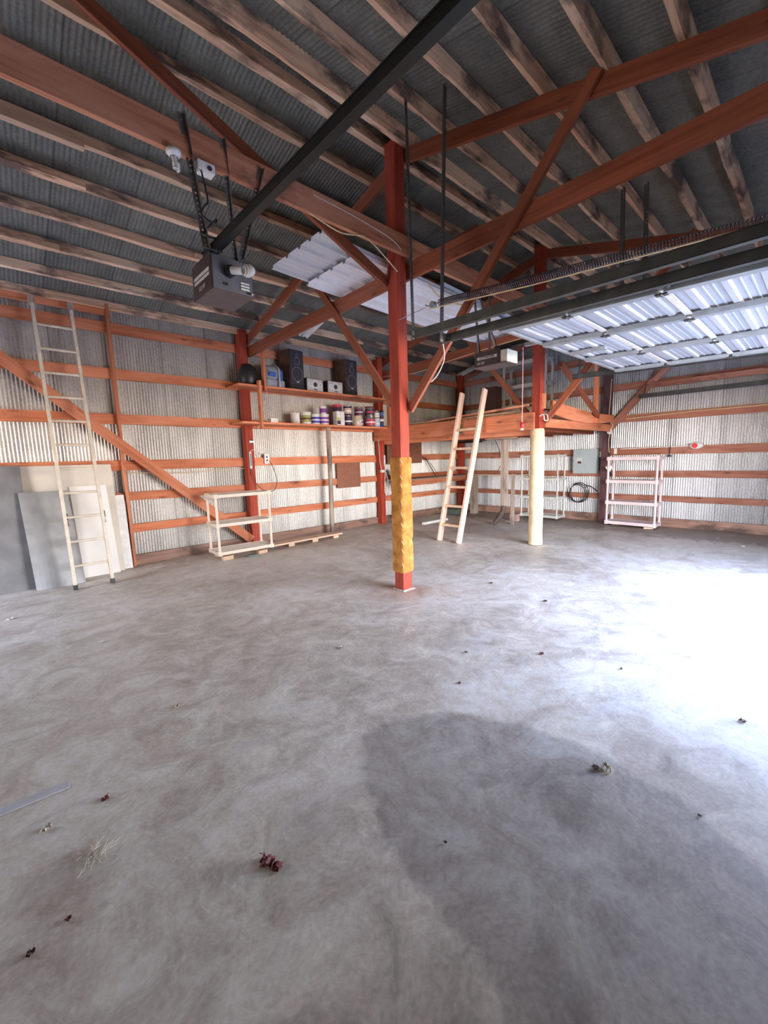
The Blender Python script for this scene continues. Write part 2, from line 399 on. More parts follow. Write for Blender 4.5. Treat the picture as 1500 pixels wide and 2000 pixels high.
hole_wall('wall_right', m_wallL, WN, WF, DX0, DX1, DZ, lambda a, z, o: (a, WR+o, z), lambda a: roof_z(WR))
hole_wall('wall_near', m_wallF, WR, WL, 5.1, 6.5, 2.2, lambda a, z, o: (WN+o, a, z), lambda a: roof_z(a))  # the gap in this unseen wall is added for fill light
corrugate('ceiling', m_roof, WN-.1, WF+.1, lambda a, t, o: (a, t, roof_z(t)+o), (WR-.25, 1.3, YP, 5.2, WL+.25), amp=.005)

def floor_build():
    b = MB(); x0, x1, y0, y1, h = WN, WF+.02, WR, WL+.02, .06
    nx, ny = int((x1-x0)/h), int((y1-y0)/h)
    vs = [(x0+(x1-x0)*i/nx, y0+(y1-y0)*j/ny, 0) for i in range(nx+1) for j in range(ny+1)]
    b.add(vs, [(i*(ny+1)+j, (i+1)*(ny+1)+j, (i+1)*(ny+1)+j+1, i*(ny+1)+j+1) for i in range(nx) for j in range(ny)])
    o = b.build('floor', m_floor); struct(o)
    poly = [(1.26,1.59),(1.44,1.64),(1.6,1.56),(1.82,1.39),(1.92,1.21),(2.02,.98),(2.05,.77),(2.02,.59),(2.02,.44),(2.0,.3),(1.91,.16),(1.86,.04),(1.6,-.2),(1.2,-.3),(.7,-.2),(.62,.2),(.82,.48),(.86,.53),(.9,.61),(.91,.7),(.91,.78),(.92,.91),(.95,1.04),(1.0,1.18),(1.09,1.36)]
    def sd(x, y):
        d = 1e9; ins = False; n = len(poly)
        for i in range(n):
            ax, ay = poly[i]; bx, by = poly[(i+1) % n]; ex, ey = bx-ax, by-ay
            t = max(0, min(1, ((x-ax)*ex+(y-ay)*ey)/(ex*ex+ey*ey))); d = min(d, math.hypot(x-ax-t*ex, y-ay-t*ey))
            if (ay > y) != (by > y) and x < ex*(y-ay)/ey+ax: ins = not ins
        return d if ins else -d
    me = o.data; ca = me.color_attributes.new('stain', 'FLOAT_COLOR', 'POINT')
    for i, p in enumerate(vs):
        x, y, _ = p
        s_ = max(0, min(1, .5+sd(x, y)*1.3)) if (.2 < x < 2.5 and y < 2.1) else 0
        ru = .55*math.exp(-((x-X1+.05)**2+(y-YP+.05)**2)/.10)
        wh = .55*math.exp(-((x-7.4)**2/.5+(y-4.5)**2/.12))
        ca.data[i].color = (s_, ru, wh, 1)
floor_build()
o = MB().box((WN-6, WR-9, -.12), (WF+3, WR, -.005)).box((WN-8, WR, -.12), (WN, WL+1, -.005)).build('apron', m_out); tag(o, 'pale gravel apron outside the open doorway', 'ground', kind='structure')

# baseboards
def base_board(name, p0, p1, h=.15, t=.04, mat=None):
    o = beam(name, p0, p1, t, h, mat or m_sill, rough=.006); struct(o)
base_board('baseboard_left', (WN, 7.12, .075), (WF-.06, 7.12, .075))
base_board('baseboard_far', (9.62, WR+.05, .085), (9.62, 7.1, .085), .17)

# ------------------------------------------------------------------ posts
P = .14
def post(name, x, y, z1, mat, label, group=None):
    return beam(name, (x, y, 0), (x, y, z1), P, P, mat, label, 'post', group, bevel=.006)
post('wall_post', X1, YL, 3.74, m_red, 'red-brown wall post behind the cream shelf unit, carrying the nearest truss end')
post('wall_post', X2, YL, 3.74, m_red, 'red-brown wall post at the loft end of the shelves of paint cans')
post('wall_post', XC, YL, 3.70, m_red, 'red-brown post in the far corner behind the bench')
m_dkpost = wood('dark_purple_post', (.11, .045, .05), (.06, .025, .03), (.03, .015, .02), .6, .05, pale=.1)
post('gable_post', XC, YP, 4.6, m_dkpost, 'dark purplish post in the middle of the far wall by the grey panel box')
post('gable_post', XC, .0, 3.8, m_dkpost, 'dark post at the doorway end of the far wall')

# centre posts with wraps (a post and what is tied round it stay separate things)
post('centre_post', X1, YP, 4.66, m_red, 'bright red square centre post wrapped in golden foam')
post('centre_post', X2, YP, 4.66, m_red, 'red centre post rising from the cream cylinder wrap')
o = MB().add([(-.10,-.10,0),(.10,-.11,0),(.11,.09,0),(-.09,.10,0),(-.085,-.085,.012),(.085,-.085,.012),(.085,.085,.012),(-.085,.085,.012)],[(3,2,1,0),(4,5,6,7),(0,1,5,4),(1,2,6,5),(2,3,7,6),(3,0,4,7)]).build('concrete_collar', m_oldwood, M=Matrix.Translation((X1, YP, .001)))
tag(o, 'rough pale collar at the foot of the golden foam post', 'concrete')
def foam_wrap():
    b = MB(); n, m_ = 64, 90; z0, z1 = .21, 1.51; vs = []
    for j in range(m_+1):
        z = z0+(z1-z0)*j/m_
        for i in range(n):
            a = 2*math.pi*i/n; c_, s_ = math.cos(a), math.sin(a)
            k = (abs(c_)**5+abs(s_)**5)**(-1/5); r = .096*k
            q = noise.noise(Vector((c_*2.2, s_*2.2, z*5)))*.007 + noise.noise(Vector((c_*9, s_*9, z*30)))*.004
            sag = -.012*math.exp(-((z-.62-.04*math.sin(a*2))/.02)**2) - .008*math.exp(-((z-1.12)/.015)**2)
            r += q+sag
            if j in (0, m_): r -= .012
            vs.append((r*c_, r*s_, z))
    fs = [(j*n+i, j*n+(i+1) % n, (j+1)*n+(i+1) % n, (j+1)*n+i) for j in range(m_) for i in range(n)]
    b.add(vs, fs, True)
    for j in (0, m_):    # close on to the post
        ring = [vs[j*n+i] for i in range(n)]; inner = [(x*.93, y*.93, z) for x, y, z in ring]
        ff = [(i, (i+1) % n, n+(i+1) % n, n+i) for i in range(n)]
        b.add(ring+inner, ff if j else [tuple(reversed(f)) for f in ff], True)
    o = b.build('foam_wrap', m_foam, M=Matrix.Translation((X1, YP, 0)))
    tag(o, 'golden foam padding bound round the middle of the red centre post', 'padding')
    for k in range(9):
        z = .28+k*.145+.03*math.sin(k*2.4); s = MB()
        s.tube(bezier([(-.085+.01*math.sin(k), -.090, z), (-.098, -.096, z+.02), (-.093, -.075, z+.045)], 5), .0035)
        s.build('stitch', m_wire, o)
foam_wrap()
def foam_cyl():
    b = MB(); n, m_ = 32, 50; vs = []
    for j in range(m_+1):
        z = .01+1.90*j/m_
        for i in range(n):
            a = 2*math.pi*i/n
            r = .112+noise.noise(Vector((math.cos(a), math.sin(a), z*2.2)))*.007+noise.noise(Vector((3*math.cos(a), 3*math.sin(a), z*9)))*.0025
            if j == m_: r -= .008
            vs.append((r*math.cos(a), r*math.sin(a), z))
    b.add(vs, [(j*n+i, j*n+(i+1) % n, (j+1)*n+(i+1) % n, (j+1)*n+i) for j in range(m_) for i in range(n)], True)
    ring = vs[-n:]; inner = [(x*.97, y*.97, z) for x, y, z in ring]
    b.add(ring+inner, [(i, (i+1) % n, n+(i+1) % n, n+i) for i in range(n)], True)
    o = b.build('foam_wrap', m_foam2, M=Matrix.Translation((X2, YP, 0)))
    tag(o, 'cream padded cylinder round the lower half of the farther centre post', 'padding')
    pts = [(.117*math.cos(a), .117*math.sin(a), 1.47+.035*math.sin(a)) for a in [2*math.pi*i/24 for i in range(25)]]
    MB().tube(pts, .004).build('string', m_wwire, o)
foam_cyl()

# ------------------------------------------------------------------ trusses
def truss(x, nth, key, left=True, right=True):
    xt = x+.11
    where = {'near': 'of the truss on the golden foam post', 'mid': 'of the truss on the cream wrapped post', 'out': 'of the truss behind the camera side'}[key]
    if left:
        beam('truss_tie', (xt, YP-.07, 3.455), (xt, 7.02, 3.40 if key != 'mid' else 3.33), .04, .17, m_tie, f'level brown tie {where}, left half', 'beam')
    beam('truss_tie', (xt, WR+.05, 3.455), (xt, YP-.07, 3.455), .04, .17, m_tie, f'level brown tie {where}, right half', 'beam')
    beam('truss_rafter', (xt, YP+.02, 4.583), (xt, 7.1, 4.588-SL*3.85), .04, .135, m_tie, f'sloping rafter {where}, left slope', 'rafter')
    beam('truss_rafter', (xt, WR+.02, 4.588-SL*(YP-WR-.02)), (xt, YP-.02, 4.583), .04, .135, m_tie, f'sloping rafter {where}, right slope', 'rafter')
truss(X1, 1, 'near'); truss(X2, 2, 'mid')
for x, w_ in ((X1, 'golden foam'), (X2, 'cream wrapped')):
    beam('truss_brace', (x+.068, YP+.09, 2.02), (x+.068, 4.83, 3.83), .04, .09, m_tie, f'diagonal brace rising left from the {w_} post to the rafter', 'brace')
    beam('truss_brace', (x+.068, YP-.09, 2.02), (x+.068, 1.30, 4.16), .04, .09, m_tie, f'diagonal brace rising right from the {w_} post to the rafter', 'brace')
# short gusset where the tie overlaps its splice
beam('splice_board', (X1+.155, 3.45, 3.47), (X1+.155, 4.25, 3.455), .04, .13, m_beam, 'reddish splice board on the nearest tie left of the golden foam post', 'board')
# long beam under the ridge, centre-line brace
beam('ridge_support_beam', (WN, YP-.10, 3.67), (6.5, YP-.10, 3.67), .045, .19, m_beam, 'long salmon-coloured beam crossing the upper left to the golden foam post', 'beam')
beam('sway_brace', (.05, YP+.09, 4.60), (3.25, YP+.09, 3.345), .04, .10, m_tie, 'long dark red diagonal board crossing behind the salmon beam, upper left', 'brace')
beam('sway_brace', (3.40, YP+.09, 2.5+.9), (4.9, YP+.09, 4.45), .04, .09, m_tie, 'dark diagonal board rising from the golden foam post top towards the ridge', 'brace')
beam('sway_brace', (5.05, YP+.09, 3.50), (6.42, YP+.09, 4.22), .04, .10, m_tie, 'dark diagonal board under the roof between the two centre posts', 'brace')
# far gable rafters
beam('gable_rafter', (9.63, YP+.02, 4.583), (9.63, 7.1, 4.588-SL*3.85), .04, .135, m_girt_far, 'rafter along the top of the far wall left of its middle post', 'rafter')
beam('gable_rafter', (9.63, WR+.02, 4.588-SL*(YP-WR)), (9.63, YP-.02, 4.583), .05, .135, m_girt_far, 'rafter along the top of the far wall right of its middle post', 'rafter')

# ------------------------------------------------------------------ purlins
def purlin(y, label, mat=m_purlin, w_=.046, h=.105, z=None, x0=WN, x1=WF-.04, rough=.012, seed=0):
    zc = roof_z(y)-.062 if z is None else z
    up = Vector((0, SL*(1 if y > YP else -1), 1)).normalized()
    return beam('roof_purlin', (x0, y, zc), (x1, y, zc), w_, h, mat, label, 'purlin', up=up, rough=rough)
purlin(YP+.115, 'left one of the twin ridge purlins', h=.13, w_=.06)
purlin(YP-.115, 'right one of the twin ridge purlins', h=.13, w_=.06)
for i, y in enumerate((3.74, 4.22, 4.68, 5.16, 5.64, 6.11, 6.58, 7.04)):
    purlin(y, f'rough roof purlin on the left slope, {ORD[i]} down from the twin ridge purlins' if i < 7 else 'lowest rough purlin along the eave of the left slope')
for i, y in enumerate((2.69, 2.20, 1.71, 1.24, .80, .34, -.12)):
    purlin(y, f'rough roof purlin on the right slope, {ORD[i]} down from the twin ridge purlins')
beam('sister_board', (-1.2, 4.655, roof_z(4.655)-.10), (.86, 4.655, roof_z(4.655)-.10), .05, .14, m_pine, 'short tan board doubling the left slope purlin at the left edge of the picture', 'board', up=(0, SL, 1))
for i, (x0, x1, y) in enumerate(((-.6, .92, 5.13), (-.5, .78, 6.10), (3.75, 5.2, 5.14), (2.1, 4.4, 5.61))):
    beam('purlin_scab', (x0, y-.035, roof_z(y)-.095), (x1, y-.035, roof_z(y)-.095), .03, .07, m_purlin, ('thin scab board under the fourth left-slope purlin at the left edge', 'thin scab board under the sixth left-slope purlin at the left edge', 'thin scab board under the fourth left-slope purlin beyond the near truss', 'thin scab board under the fifth left-slope purlin by the opener box')[i], 'board', up=(0, SL, 1), rough=.008)
beam('eave_header', (WN, 7.06, 3.685), (1.40, 7.06, 3.685), .06, .17, m_girt, 'thick orange header along the top of the left wall ending at the stud', 'beam')

# ------------------------------------------------------------------ girts
rows = [(3.45, .14), (2.82, .14), (2.18, .145), (1.51, .15), (1.045, .13), (.56, .125)]
bays = [(WN, X1-.07, 'left of the first wall post'), (X1+.07, X2-.07, 'in the bay of the wall shelves'), (X2+.07, XC-.07, 'in the corner bench bay')]
for k, (z, h) in enumerate(rows):
    for bi, (a, b_, wh) in enumerate(bays):
        o = beam('wall_girt', (a-.04, 7.12, z), (b_+.04, 7.12, z), .04, h, m_girt, f'orange left wall girt {wh}, {ORD[k]} from the top', 'girt', rough=.006)
for k, (z, h) in enumerate([(3.46, .14)]+rows[1:]):
    for a, b_, wh in ((YP+.07, 6.96, 'left of its dark middle post'), (WR+.1, YP-.07, 'right of its dark middle post')):
        zz = z
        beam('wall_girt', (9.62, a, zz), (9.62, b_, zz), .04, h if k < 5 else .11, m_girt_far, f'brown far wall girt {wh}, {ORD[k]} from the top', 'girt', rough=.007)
# stud, braces on the walls
beam('wall_stud', (1.37, 7.05, 0), (1.36, 7.05, 3.74), .04, .10, m_girt, 'upright 2x4 stud on the left wall right of the ladder', 'stud', up=(0, 1, 0))
beam('wall_brace', (-.3, 6.975, 3.29), (3.22, 6.975, .12), .04, .14, m_girt, 'long orange diagonal brace board across the left wall', 'brace', bevel=.004)
beam('wall_brace', (9.575, 3.17, 2.03), (9.575, 2.30, 3.04), .04, .13, m_girt_far, 'diagonal brace on the far wall rising right from the dark middle post', 'brace')
beam('wall_brace', (9.53, 2.42, 2.86), (9.53, 1.9, 3.40), .04, .11, m_girt_far, 'upper diagonal brace board behind the open door end on the far wall', 'brace')
beam('track_ledger', (9.54, 2.52, 2.90-.12), (9.54, -.4, 2.90-.12), .04, .10, m_girt_far, 'wooden ledger above the short wall track on the far wall', 'board')
# round weathered pole by the wall shelves
pts = [(z, .012*math.sin(z*2.2), .01*math.cos(z*3)) for z in [i*.2 for i in range(11)]+[2.145]]
tag(MB().tube(bezier(pts, 3), .047, 14).build('round_pole', m_oldwood, M=Matrix.Translation((4.90, 6.83, 0)) @ Matrix.Rotation(R(-90), 4, 'Y')), 'weathered round pole propping the lower wall shelf', 'pole')

# ------------------------------------------------------------------ left ladder (extension ladder leaning on the left wall)
def left_ladder():
    t = thing('extension_ladder', 'tall pale extension ladder leaning against the left wall over the metal sheets', 'ladder', (.75, 6.22, 0))
    A, B = Vector((0, 0, 0)), Vector((-.015, .69, 3.60)); d = (B-A)
    for sx_ in (-.195, .195):
        off = Vector((sx_, 0, 0))
        M, L = frame(A+off, B+off, (0, -1, .2)); 
        b = MB(); b.box((-L/2, -.012, -.032), (L/2, .012, .032)).box((-L/2, -.016, -.036), (L/2, .016, -.030)).box((-L/2, -.016, .030), (L/2, .016, .036))
        o = b.build('side_rail', m_alu, t); o.matrix_basis = M
        f = MB().box((-.03, -.022, -.04), (.03, .022, .04)).build('foot', m_black, o); f.matrix_basis = Matrix.Translation((-L/2+.03, 0, 0))
        h = MB().box((-.05, -.026, -.03), (.05, .026, .05)).build('rail_hook', m_oldwood, o); h.matrix_basis = Matrix.Translation((L/2-.03, 0, 0))
        k = MB().box((-.06, -.03, -.015), (.02, -.012, .03)).tube([(-.06, -.02, 0), (-.13, -.03, -.02)], .006).build('rung_lock', m_black, o); k.matrix_basis = Matrix.Translation((-L/2+.93, 0, -.02))
    for i in range(11):
        p = A+d*((.29+.305*i)/3.66)
        MB().cyl(p+Vector((-.19, 0, 0)), p+Vector((.19, 0, 0)), .016, n=12).build('rung', m_alu, t)
left_ladder()

# ------------------------------------------------------------------ leaning sheets at the left
def leaning(name, x0, x1, yb, yt, zt, mat, label, cat='sheet', skew=0., curl=0.):
    b = MB(); n = 10; vs = []; th = .004
    for s in (0, th):
        for i in range(n+1):
            for j in range(n+1):
                u, v = i/n, j/n
                y = yb+(yt-yb)*v - curl*math.sin(math.pi*u)*(1-v)*.5 + curl*.5*math.sin(math.pi*v)*(u-.5)
                vs.append((x0+(x1-x0)*u+skew*v, y-s, .002+zt*v))
    m_ = n+1; fs = []
    for i in range(n):
        for j in range(n):
            a = i*m_+j; fs.append((a, a+1, a+m_+1, a+m_)); c_ = a+m_*m_; fs.append((c_, c_+m_, c_+m_+1, c_+1))
    K = m_*m_
    for i in range(n):
        fs += [(i*m_, (i+1)*m_, (i+1)*m_+K, i*m_+K), (i*m_+n, i*m_+n+K, (i+1)*m_+n+K, (i+1)*m_+n)]
        fs += [(i, i+K, i+1+K, i+1), (n*m_+i, n*m_+i+1, n*m_+i+1+K, n*m_+i+K)]
    b.add(vs, fs); o = b.build(name, mat); tag(o, label, cat); return o
leaning('beige_sheet', .12, 1.21, 6.86, 7.08, 1.53, m_sheetB, 'large beige sheet at the back of the stack left of the stud', skew=.0)
leaning('metal_sheet', -1.0, .20, 6.70, 7.05, 1.54, m_sheetD, 'dark grey metal sheet leftmost of those leaning on the left wall', skew=.02, curl=.02)
leaning('metal_sheet', .20, .70, 6.56, 6.92, 1.20, m_sheetG, 'grey metal sheet leaning behind the left ladder rail', curl=.10, skew=-.04)
leaning('bright_sheet', .72, 1.14, 6.80, 7.00, 1.24, m_sheetI, 'bright white sheet seen between the ladder rails', skew=-.03)
leaning('bright_sheet', 1.12, 1.325, 6.93, 7.05, 1.08, m_white, 'narrow white sheet beside the foot of the stud', skew=.0)
leaning('bright_sheet', -.75, .075, 6.58, 6.90, 1.62, m_sheetI, 'pale sheet cut by the left edge of the picture', skew=-.02) if False else None
MB().tube(bezier([(1.52, 6.65, .012), (1.60, 6.60, .012), (1.68, 6.65, .012), (1.60, 6.70, .012), (1.52, 6.66, .012)], 6), .007).build('x', m_oldwood)
tag(bpy.data.objects['x'], 'small wooden ring lying on the floor right of the stud', 'ring'); bpy.data.objects['x'].name = 'floor_ring'

# ------------------------------------------------------------------ plastic shelving
def shelf_unit(name, label, x, y, rz, wd, dp, decks, mat, slats=True, r=.02, z0=0., panel=False, deck_h=.05):
    t = thing(name, label, 'shelf unit', (x, y, z0), rz)
    for z in decks:
        b = MB(); hw, hd = wd/2, dp/2; h = deck_h
        b.box((-hw, -hd, z), (hw, -hd+.02, z+h)).box((-hw, hd-.02, z), (hw, hd, z+h))
        b.box((-hw, -hd+.02, z), (-hw+.02, hd-.02, z+h)).box((hw-.02, -hd+.02, z), (hw, hd-.02, z+h))
        if slats:
            n = 9
            for i in range(n):
                yy = -hd+.03+(dp-.06)*i/n; b.box((-hw+.02, yy, z+h-.018), (hw-.02, yy+(dp-.06)/n*.48, z+h-.004))
            for i in range(1, 4): b.box((-hw+wd*i/4-.008, -hd+.02, z+h-.035), (-hw+wd*i/4+.008, hd-.02, z+h-.018))
        else:
            b.box((-hw+.02, -hd+.02, z+h-.015), (hw-.02, hd-.02, z+h-.003))
            for i in range(1, 6): b.box((-hw+wd*i/6-.003, -hd-.003, z+.002), (-hw+wd*i/6+.003, -hd, z+h-.002))
        for sx_ in (-1, 1):
            for sy in (-1, 1): b.cyl((sx_*(hw-.03), sy*(hd-.03), z-.01), (sx_*(hw-.03), sy*(hd-.03), z+h+.01), r+.014, n=14)
        b.build('shelf', mat, t, bevel=.003)
    for i in range(len(decks)-1):
        for sx_ in (-1, 1):
            for sy in (-1, 1):
                px, py = sx_*(wd/2-.03), sy*(dp/2-.03)
                MB().cyl((px, py, decks[i]+deck_h), (px, py, decks[i+1]), r, n=14).build('upright', mat, t)
    return t
shelf_unit('plastic_shelf_unit', 'cream three-tier plastic shelf unit in front of the first wall post', 2.82, 6.50, R(-2), .92, .46, (.02, .46, .91), m_cream, z0=.065)
shelf_unit('plastic_shelf_unit', 'pinkish four-tier plastic shelf unit right of the dark middle post', 9.30, 2.62, R(-90), .92, .38, (.01, .42, .85, 1.31), m_pink, slats=False, z0=.03, r=.022, deck_h=.06)
shelf_unit('plastic_shelf_unit', 'grey-white four-tier plastic shelf unit behind the cream wrapped post', 9.30, 4.52, R(-90), .92, .42, (.02, .45, .88, 1.40), m_greypl, slats=True, z0=0.03, r=.017, deck_h=.05)
for i, (x, y, z, s, l) in enumerate(((2.50, 6.33, .0, (.16, .09, .06), 'pale wood block under the near left corner of the cream shelf unit'), (3.08, 6.33, .0, (.16, .09, .055), 'pale wood block under the front right of the cream shelf unit'), (2.5, 6.66, .0, (.12, .09, .06), 'wood block under the back left of the cream shelf unit'), (3.12, 6.66, 0, (.12, .09, .06), 'wood block under the back right of the cream shelf unit'), (9.18, 2.30, 0, (.09, .16, .028), 'thin wood block under the pinkish shelf unit'), (9.35, 2.95, 0, (.09, .12, .028), 'thin block under the far end of the pinkish shelf unit'))):
    tag(MB().box((-s[0]/2, -s[1]/2, 0), (s[0]/2, s[1]/2, s[2])).build('wood_block', m_pine, M=Matrix.Translation((x, y, z)) @ Matrix.Rotation(.1*i, 4, 'Z'), bevel=.003), l, 'block')
tag(MB().box((-.08, -.05, 0), (.08, .05, .03)).build('green_box', m_green, M=Matrix.Translation((2.86, 6.22, 0)), bevel=.004), 'small dark green box on the floor between the blocks under the cream shelf unit', 'box')
# plank on blocks
beam('floor_plank', (3.30, 6.53, .062), (4.85, 6.56, .062), .24, .03, m_pine, 'long pale plank lying on blocks along the left wall', 'plank', bevel=.003)
for i, x in enumerate((3.7, 4.2, 4.68)):
    tag(MB().box((x-.06, 6.42, 0), (x+.06, 6.62, .046)).build('wood_block', m_pine), f'{ORD[i]} small block from the left under the long floor plank', 'block')

# ------------------------------------------------------------------ wall shelves with their load
beam('wall_shelf', (3.02, 6.87, 2.775), (6.42, 6.87, 2.775), .46, .035, m_girt, 'upper wall shelf board carrying the speakers', 'shelf')
beam('wall_shelf', (3.05, 6.87, 2.165), (6.42, 6.87, 2.165), .46, .035, m_girt, 'lower wall shelf board carrying paint cans and tubs', 'shelf')
beam('shelf_hanger', (3.37, 6.62, 2.07), (3.37, 6.62, 2.86), .04, .09, m_girt, 'short upright board joining the two wall shelves at their left end', 'board')
beam('shelf_hanger', (3.47, 6.62, 2.70), (3.47, 6.62, 3.42), .04, .08, m_girt, 'upright board hanging the upper wall shelf from the truss tie', 'board')
beam('shelf_hanger', (6.40, 6.63, 2.02), (6.40, 6.63, 2.88), .04, .09, m_girt, 'upright board at the right end of the wall shelves', 'board')
def speaker(x, label):
    t = thing('tower_speaker', label, 'speaker', (x, 6.86, 2.793), R(8))
    MB().box((-.155, -.15, 0), (.155, .15, .70)).build('cabinet', m_cab, t, bevel=.004)
    MB().box((-.15, -.168, .09), (.15, -.151, .69)).build('grille', m_grille, t, bevel=.003)
    MB().box((-.152, -.166, .002), (.152, -.151, .085)).build('base_panel', m_black, t)
    for z, r_ in ((.27, .125), (.50, .062), (.60, .03)):
        pts = [(r_*math.cos(a), -.169, z+r_*math.sin(a)) for a in [2*math.pi*i/30 for i in range(31)]]
        MB().tube(pts, .006).build('driver_ring', m_ring, t)
    MB().box((-.022, -.174, .128), (.022, -.168, .142)).build('badge', m_white, t)
speaker(4.15, 'tall dark tower speaker nearer the left end of the upper wall shelf')
speaker(5.42, 'tall dark tower speaker towards the right end of the upper wall shelf')
def small_speaker(x, label):
    t = thing('shelf_speaker', label, 'speaker', (x, 6.78, 2.793), R(4))
    MB().box((-.20, -.10, 0), (.20, .12, .23)).build('cabinet', m_black, t, bevel=.004)
    MB().box((-.19, -.112, .01), (.175, -.101, .22)).build('front_panel', m_silver, t, bevel=.003)
    for xx, r_ in ((-.12, .038), (-.005, .075), (.115, .038)):
        pts = [(xx+r_*math.cos(a), -.114, .12+r_*math.sin(a)) for a in [2*math.pi*i/24 for i in range(25)]]
        MB().tube(pts, .006).build('cone_ring', m_white, t)
        MB().cyl((xx, -.118, .12), (xx, -.111, .12), r_*.55, n=18).build('cone', m_grille if xx > -.05 and xx < .05 else m_silver, t)
    MB().box((-.04, -.118, .025), (.04, -.112, .04)).build('nameplate', m_black, t)
small_speaker(4.53, 'small silver-fronted speaker next to the left tower speaker')
small_speaker(5.00, 'small silver-fronted speaker next to the right tower speaker')
def radio():
    t = thing('radio', 'rounded grey and blue portable stereo on the upper wall shelf', 'radio', (3.72, 6.80, 2.793), R(10))
    b = MB(); b.box((-.20, -.11, 0), (.20, .11, .14)); b.build('base', m_greyblue, t, bevel=.03)
    b = MB(); b.lathe([(.0, -.15), (.10, -.15), (.135, -.13), (.14, 0), (.135, .13), (.10, .15), (0, .15)], (0, 0, 0), 24, Matrix.Translation((-.03, 0, .24)) @ Matrix.Rotation(R(90), 4, 'Y') ); b.build('drum', m_greyblue, t)
    MB().box((-.17, -.148, .17), (-.02, -.10, .25)).build('blue_panel', m_blue, t, bevel=.02)
    MB().box((.06, -.135, .12), (.14, -.09, .30)).build('blue_side', m_blue, t, bevel=.02)
    MB().tube(bezier([(.03, -.155, .0), (.03, -.16, .15), (.03, -.13, .33), (.03, .0, .40), (.03, .12, .34)], 6), .014, 8).build('strap', m_silver, t)
radio()
b = MB().lathe([(0, 0), (.13, 0), (.16, .05), (.165, .18), (.13, .30), (.06, .36), (0, .37)], (3.30, 6.86, 2.793), 20)
tag(b.build('black_bag', m_black), 'rounded black bag on the upper wall shelf against the first wall post', 'bag')

def can(x, y, z, r, h, body, lid, lab, label, cat='can', labm=None, handle=False):
    t = thing('paint_can' if cat == 'can' else cat.replace(' ', '_'), label, cat, (x, y, z), 0, 'cans and tubs on the lower wall shelf')
    MB().lathe([(0, 0), (r, 0), (r, h*.93), (r*.95, h*.95), (r*.95, h)], n=20).build('body', body, t)
    MB().lathe([(r*1.02, h*.9), (r*1.05, h*.91), (r*1.05, h), (r*.8, h*1.02), (0, h*1.02)], n=20).build('lid', lid, t)
    if lab: 
        MB().lathe([(r*1.012, h*.15), (r*1.012, h*.72)], n=20).build('paper_label', lab, t)
        MB().lathe([(r*1.02, h*.36), (r*1.02, h*.50)], n=20).build('label_band', labm or m_white, t)
    return t
mp = lambda n_, c: plain(n_, c, .5, 0, .05)
m_olive = mp('olive_label', (.32, .36, .08)); m_navy = mp('blue_label', (.05, .05, .42)); m_purp = mp('purple_label', (.22, .05, .30)); m_maroon = mp('maroon_label', (.16, .02, .05))
m_dark = mp('dark_label', (.05, .03, .06)); m_redl = mp('red_label', (.62, .05, .10)); m_yell = mp('yellow_label', (.60, .52, .10)); m_cyan = mp('pale_blue_label', (.45, .60, .78)); m_tan = mp('tan_label', (.62, .45, .32)); m_steel = plain('can_steel', (.5, .5, .5), .3, .8, .1)
Z = 2.184; F = 6.76
can(4.20, F+.12, Z, .095, .21, m_white, m_white, None, 'plain white tub at the left behind the olive labelled tub', 'tub')
can(4.335, F-.02, Z, .096, .22, m_white, m_white, m_olive, 'white tub with an olive and maroon label', 'tub', m_maroon)
can(4.54, F-.02, Z, .088, .19, m_white, m_white, m_navy, 'white tub with a dark blue label', 'tub', m_white)
can(4.742, F-.02, Z, .092, .20, m_white, m_white, m_purp, 'white tub with a purple label under a smaller tub', 'tub', m_white)
can(4.73, F-.02, Z+.206, .066, .14, m_white, m_white, m_purp, 'small white tub stacked on the purple labelled tub', 'tub', m_purp)
def carton(x, label):
    t = thing('carton', label, 'carton', (x, F-.03, Z), R(8), 'cans and tubs on the lower wall shelf')
    MB().box((-.12, -.06, 0), (.09, .06, .27)).build('box', m_white, t, bevel=.002)
    MB().box((-.119, -.063, .10), (-.03, -.0605, .15)).build('yellow_patch', m_yell, t)
    MB().box((-.119, -.065, .02), (-.03, -.0605, .09)).build('dark_patch', m_dark, t)
    MB().box((-.01, -.063, .01), (.085, -.0605, .25)).build('white_panel', m_white, t)
carton(5.11, 'white and yellow carton below the red-capped can')
can(5.19, F+.14, Z, .095, .42, m_dark, m_redl, m_dark, 'tall can with a bright red cap behind the carton', 'can', m_redl)
can(5.345, F, Z, .09, .205, m_dark, m_steel, m_dark, 'black labelled paint can at the bottom of the dark pair', 'can', m_white)
can(5.345, F, Z+.211, .085, .19, m_dark, m_steel, m_tan, 'paint can with a tan label on top of the black one', 'can', m_white)
def tan_box(x):
    t = thing('carton', 'small tan and white spotted carton in front of the paint cans', 'carton', (x, F-.13, Z), R(5), 'cans and tubs on the lower wall shelf')
    MB().box((-.075, -.03, 0), (.075, .03, .20)).build('box', m_tan, t, bevel=.002)
    MB().box((-.06, -.033, .03), (.0, -.0305, .09)).box((.01, -.033, .07), (.055, -.0305, .12)).build('white_spots', m_white, t)
tan_box(5.51)
can(5.68, F+.05, Z, .092, .205, m_steel, m_steel, m_cyan, 'paint can with a pale blue label behind the tan carton', 'can', m_maroon)
can(5.68, F+.05, Z+.211, .09, .19, m_steel, m_steel, m_maroon, 'paint can with a maroon and blue label, top of its pair', 'can', m_cyan)
can(5.935, F-.02, Z, .105, .21, m_steel, m_steel, m_redl, 'bright red labelled paint can, lower of its pair', 'can', m_white)
can(5.935, F-.02, Z+.216, .10, .20, m_steel, m_maroon, m_dark, 'dark labelled paint can standing on the bright red one', 'can', m_redl)
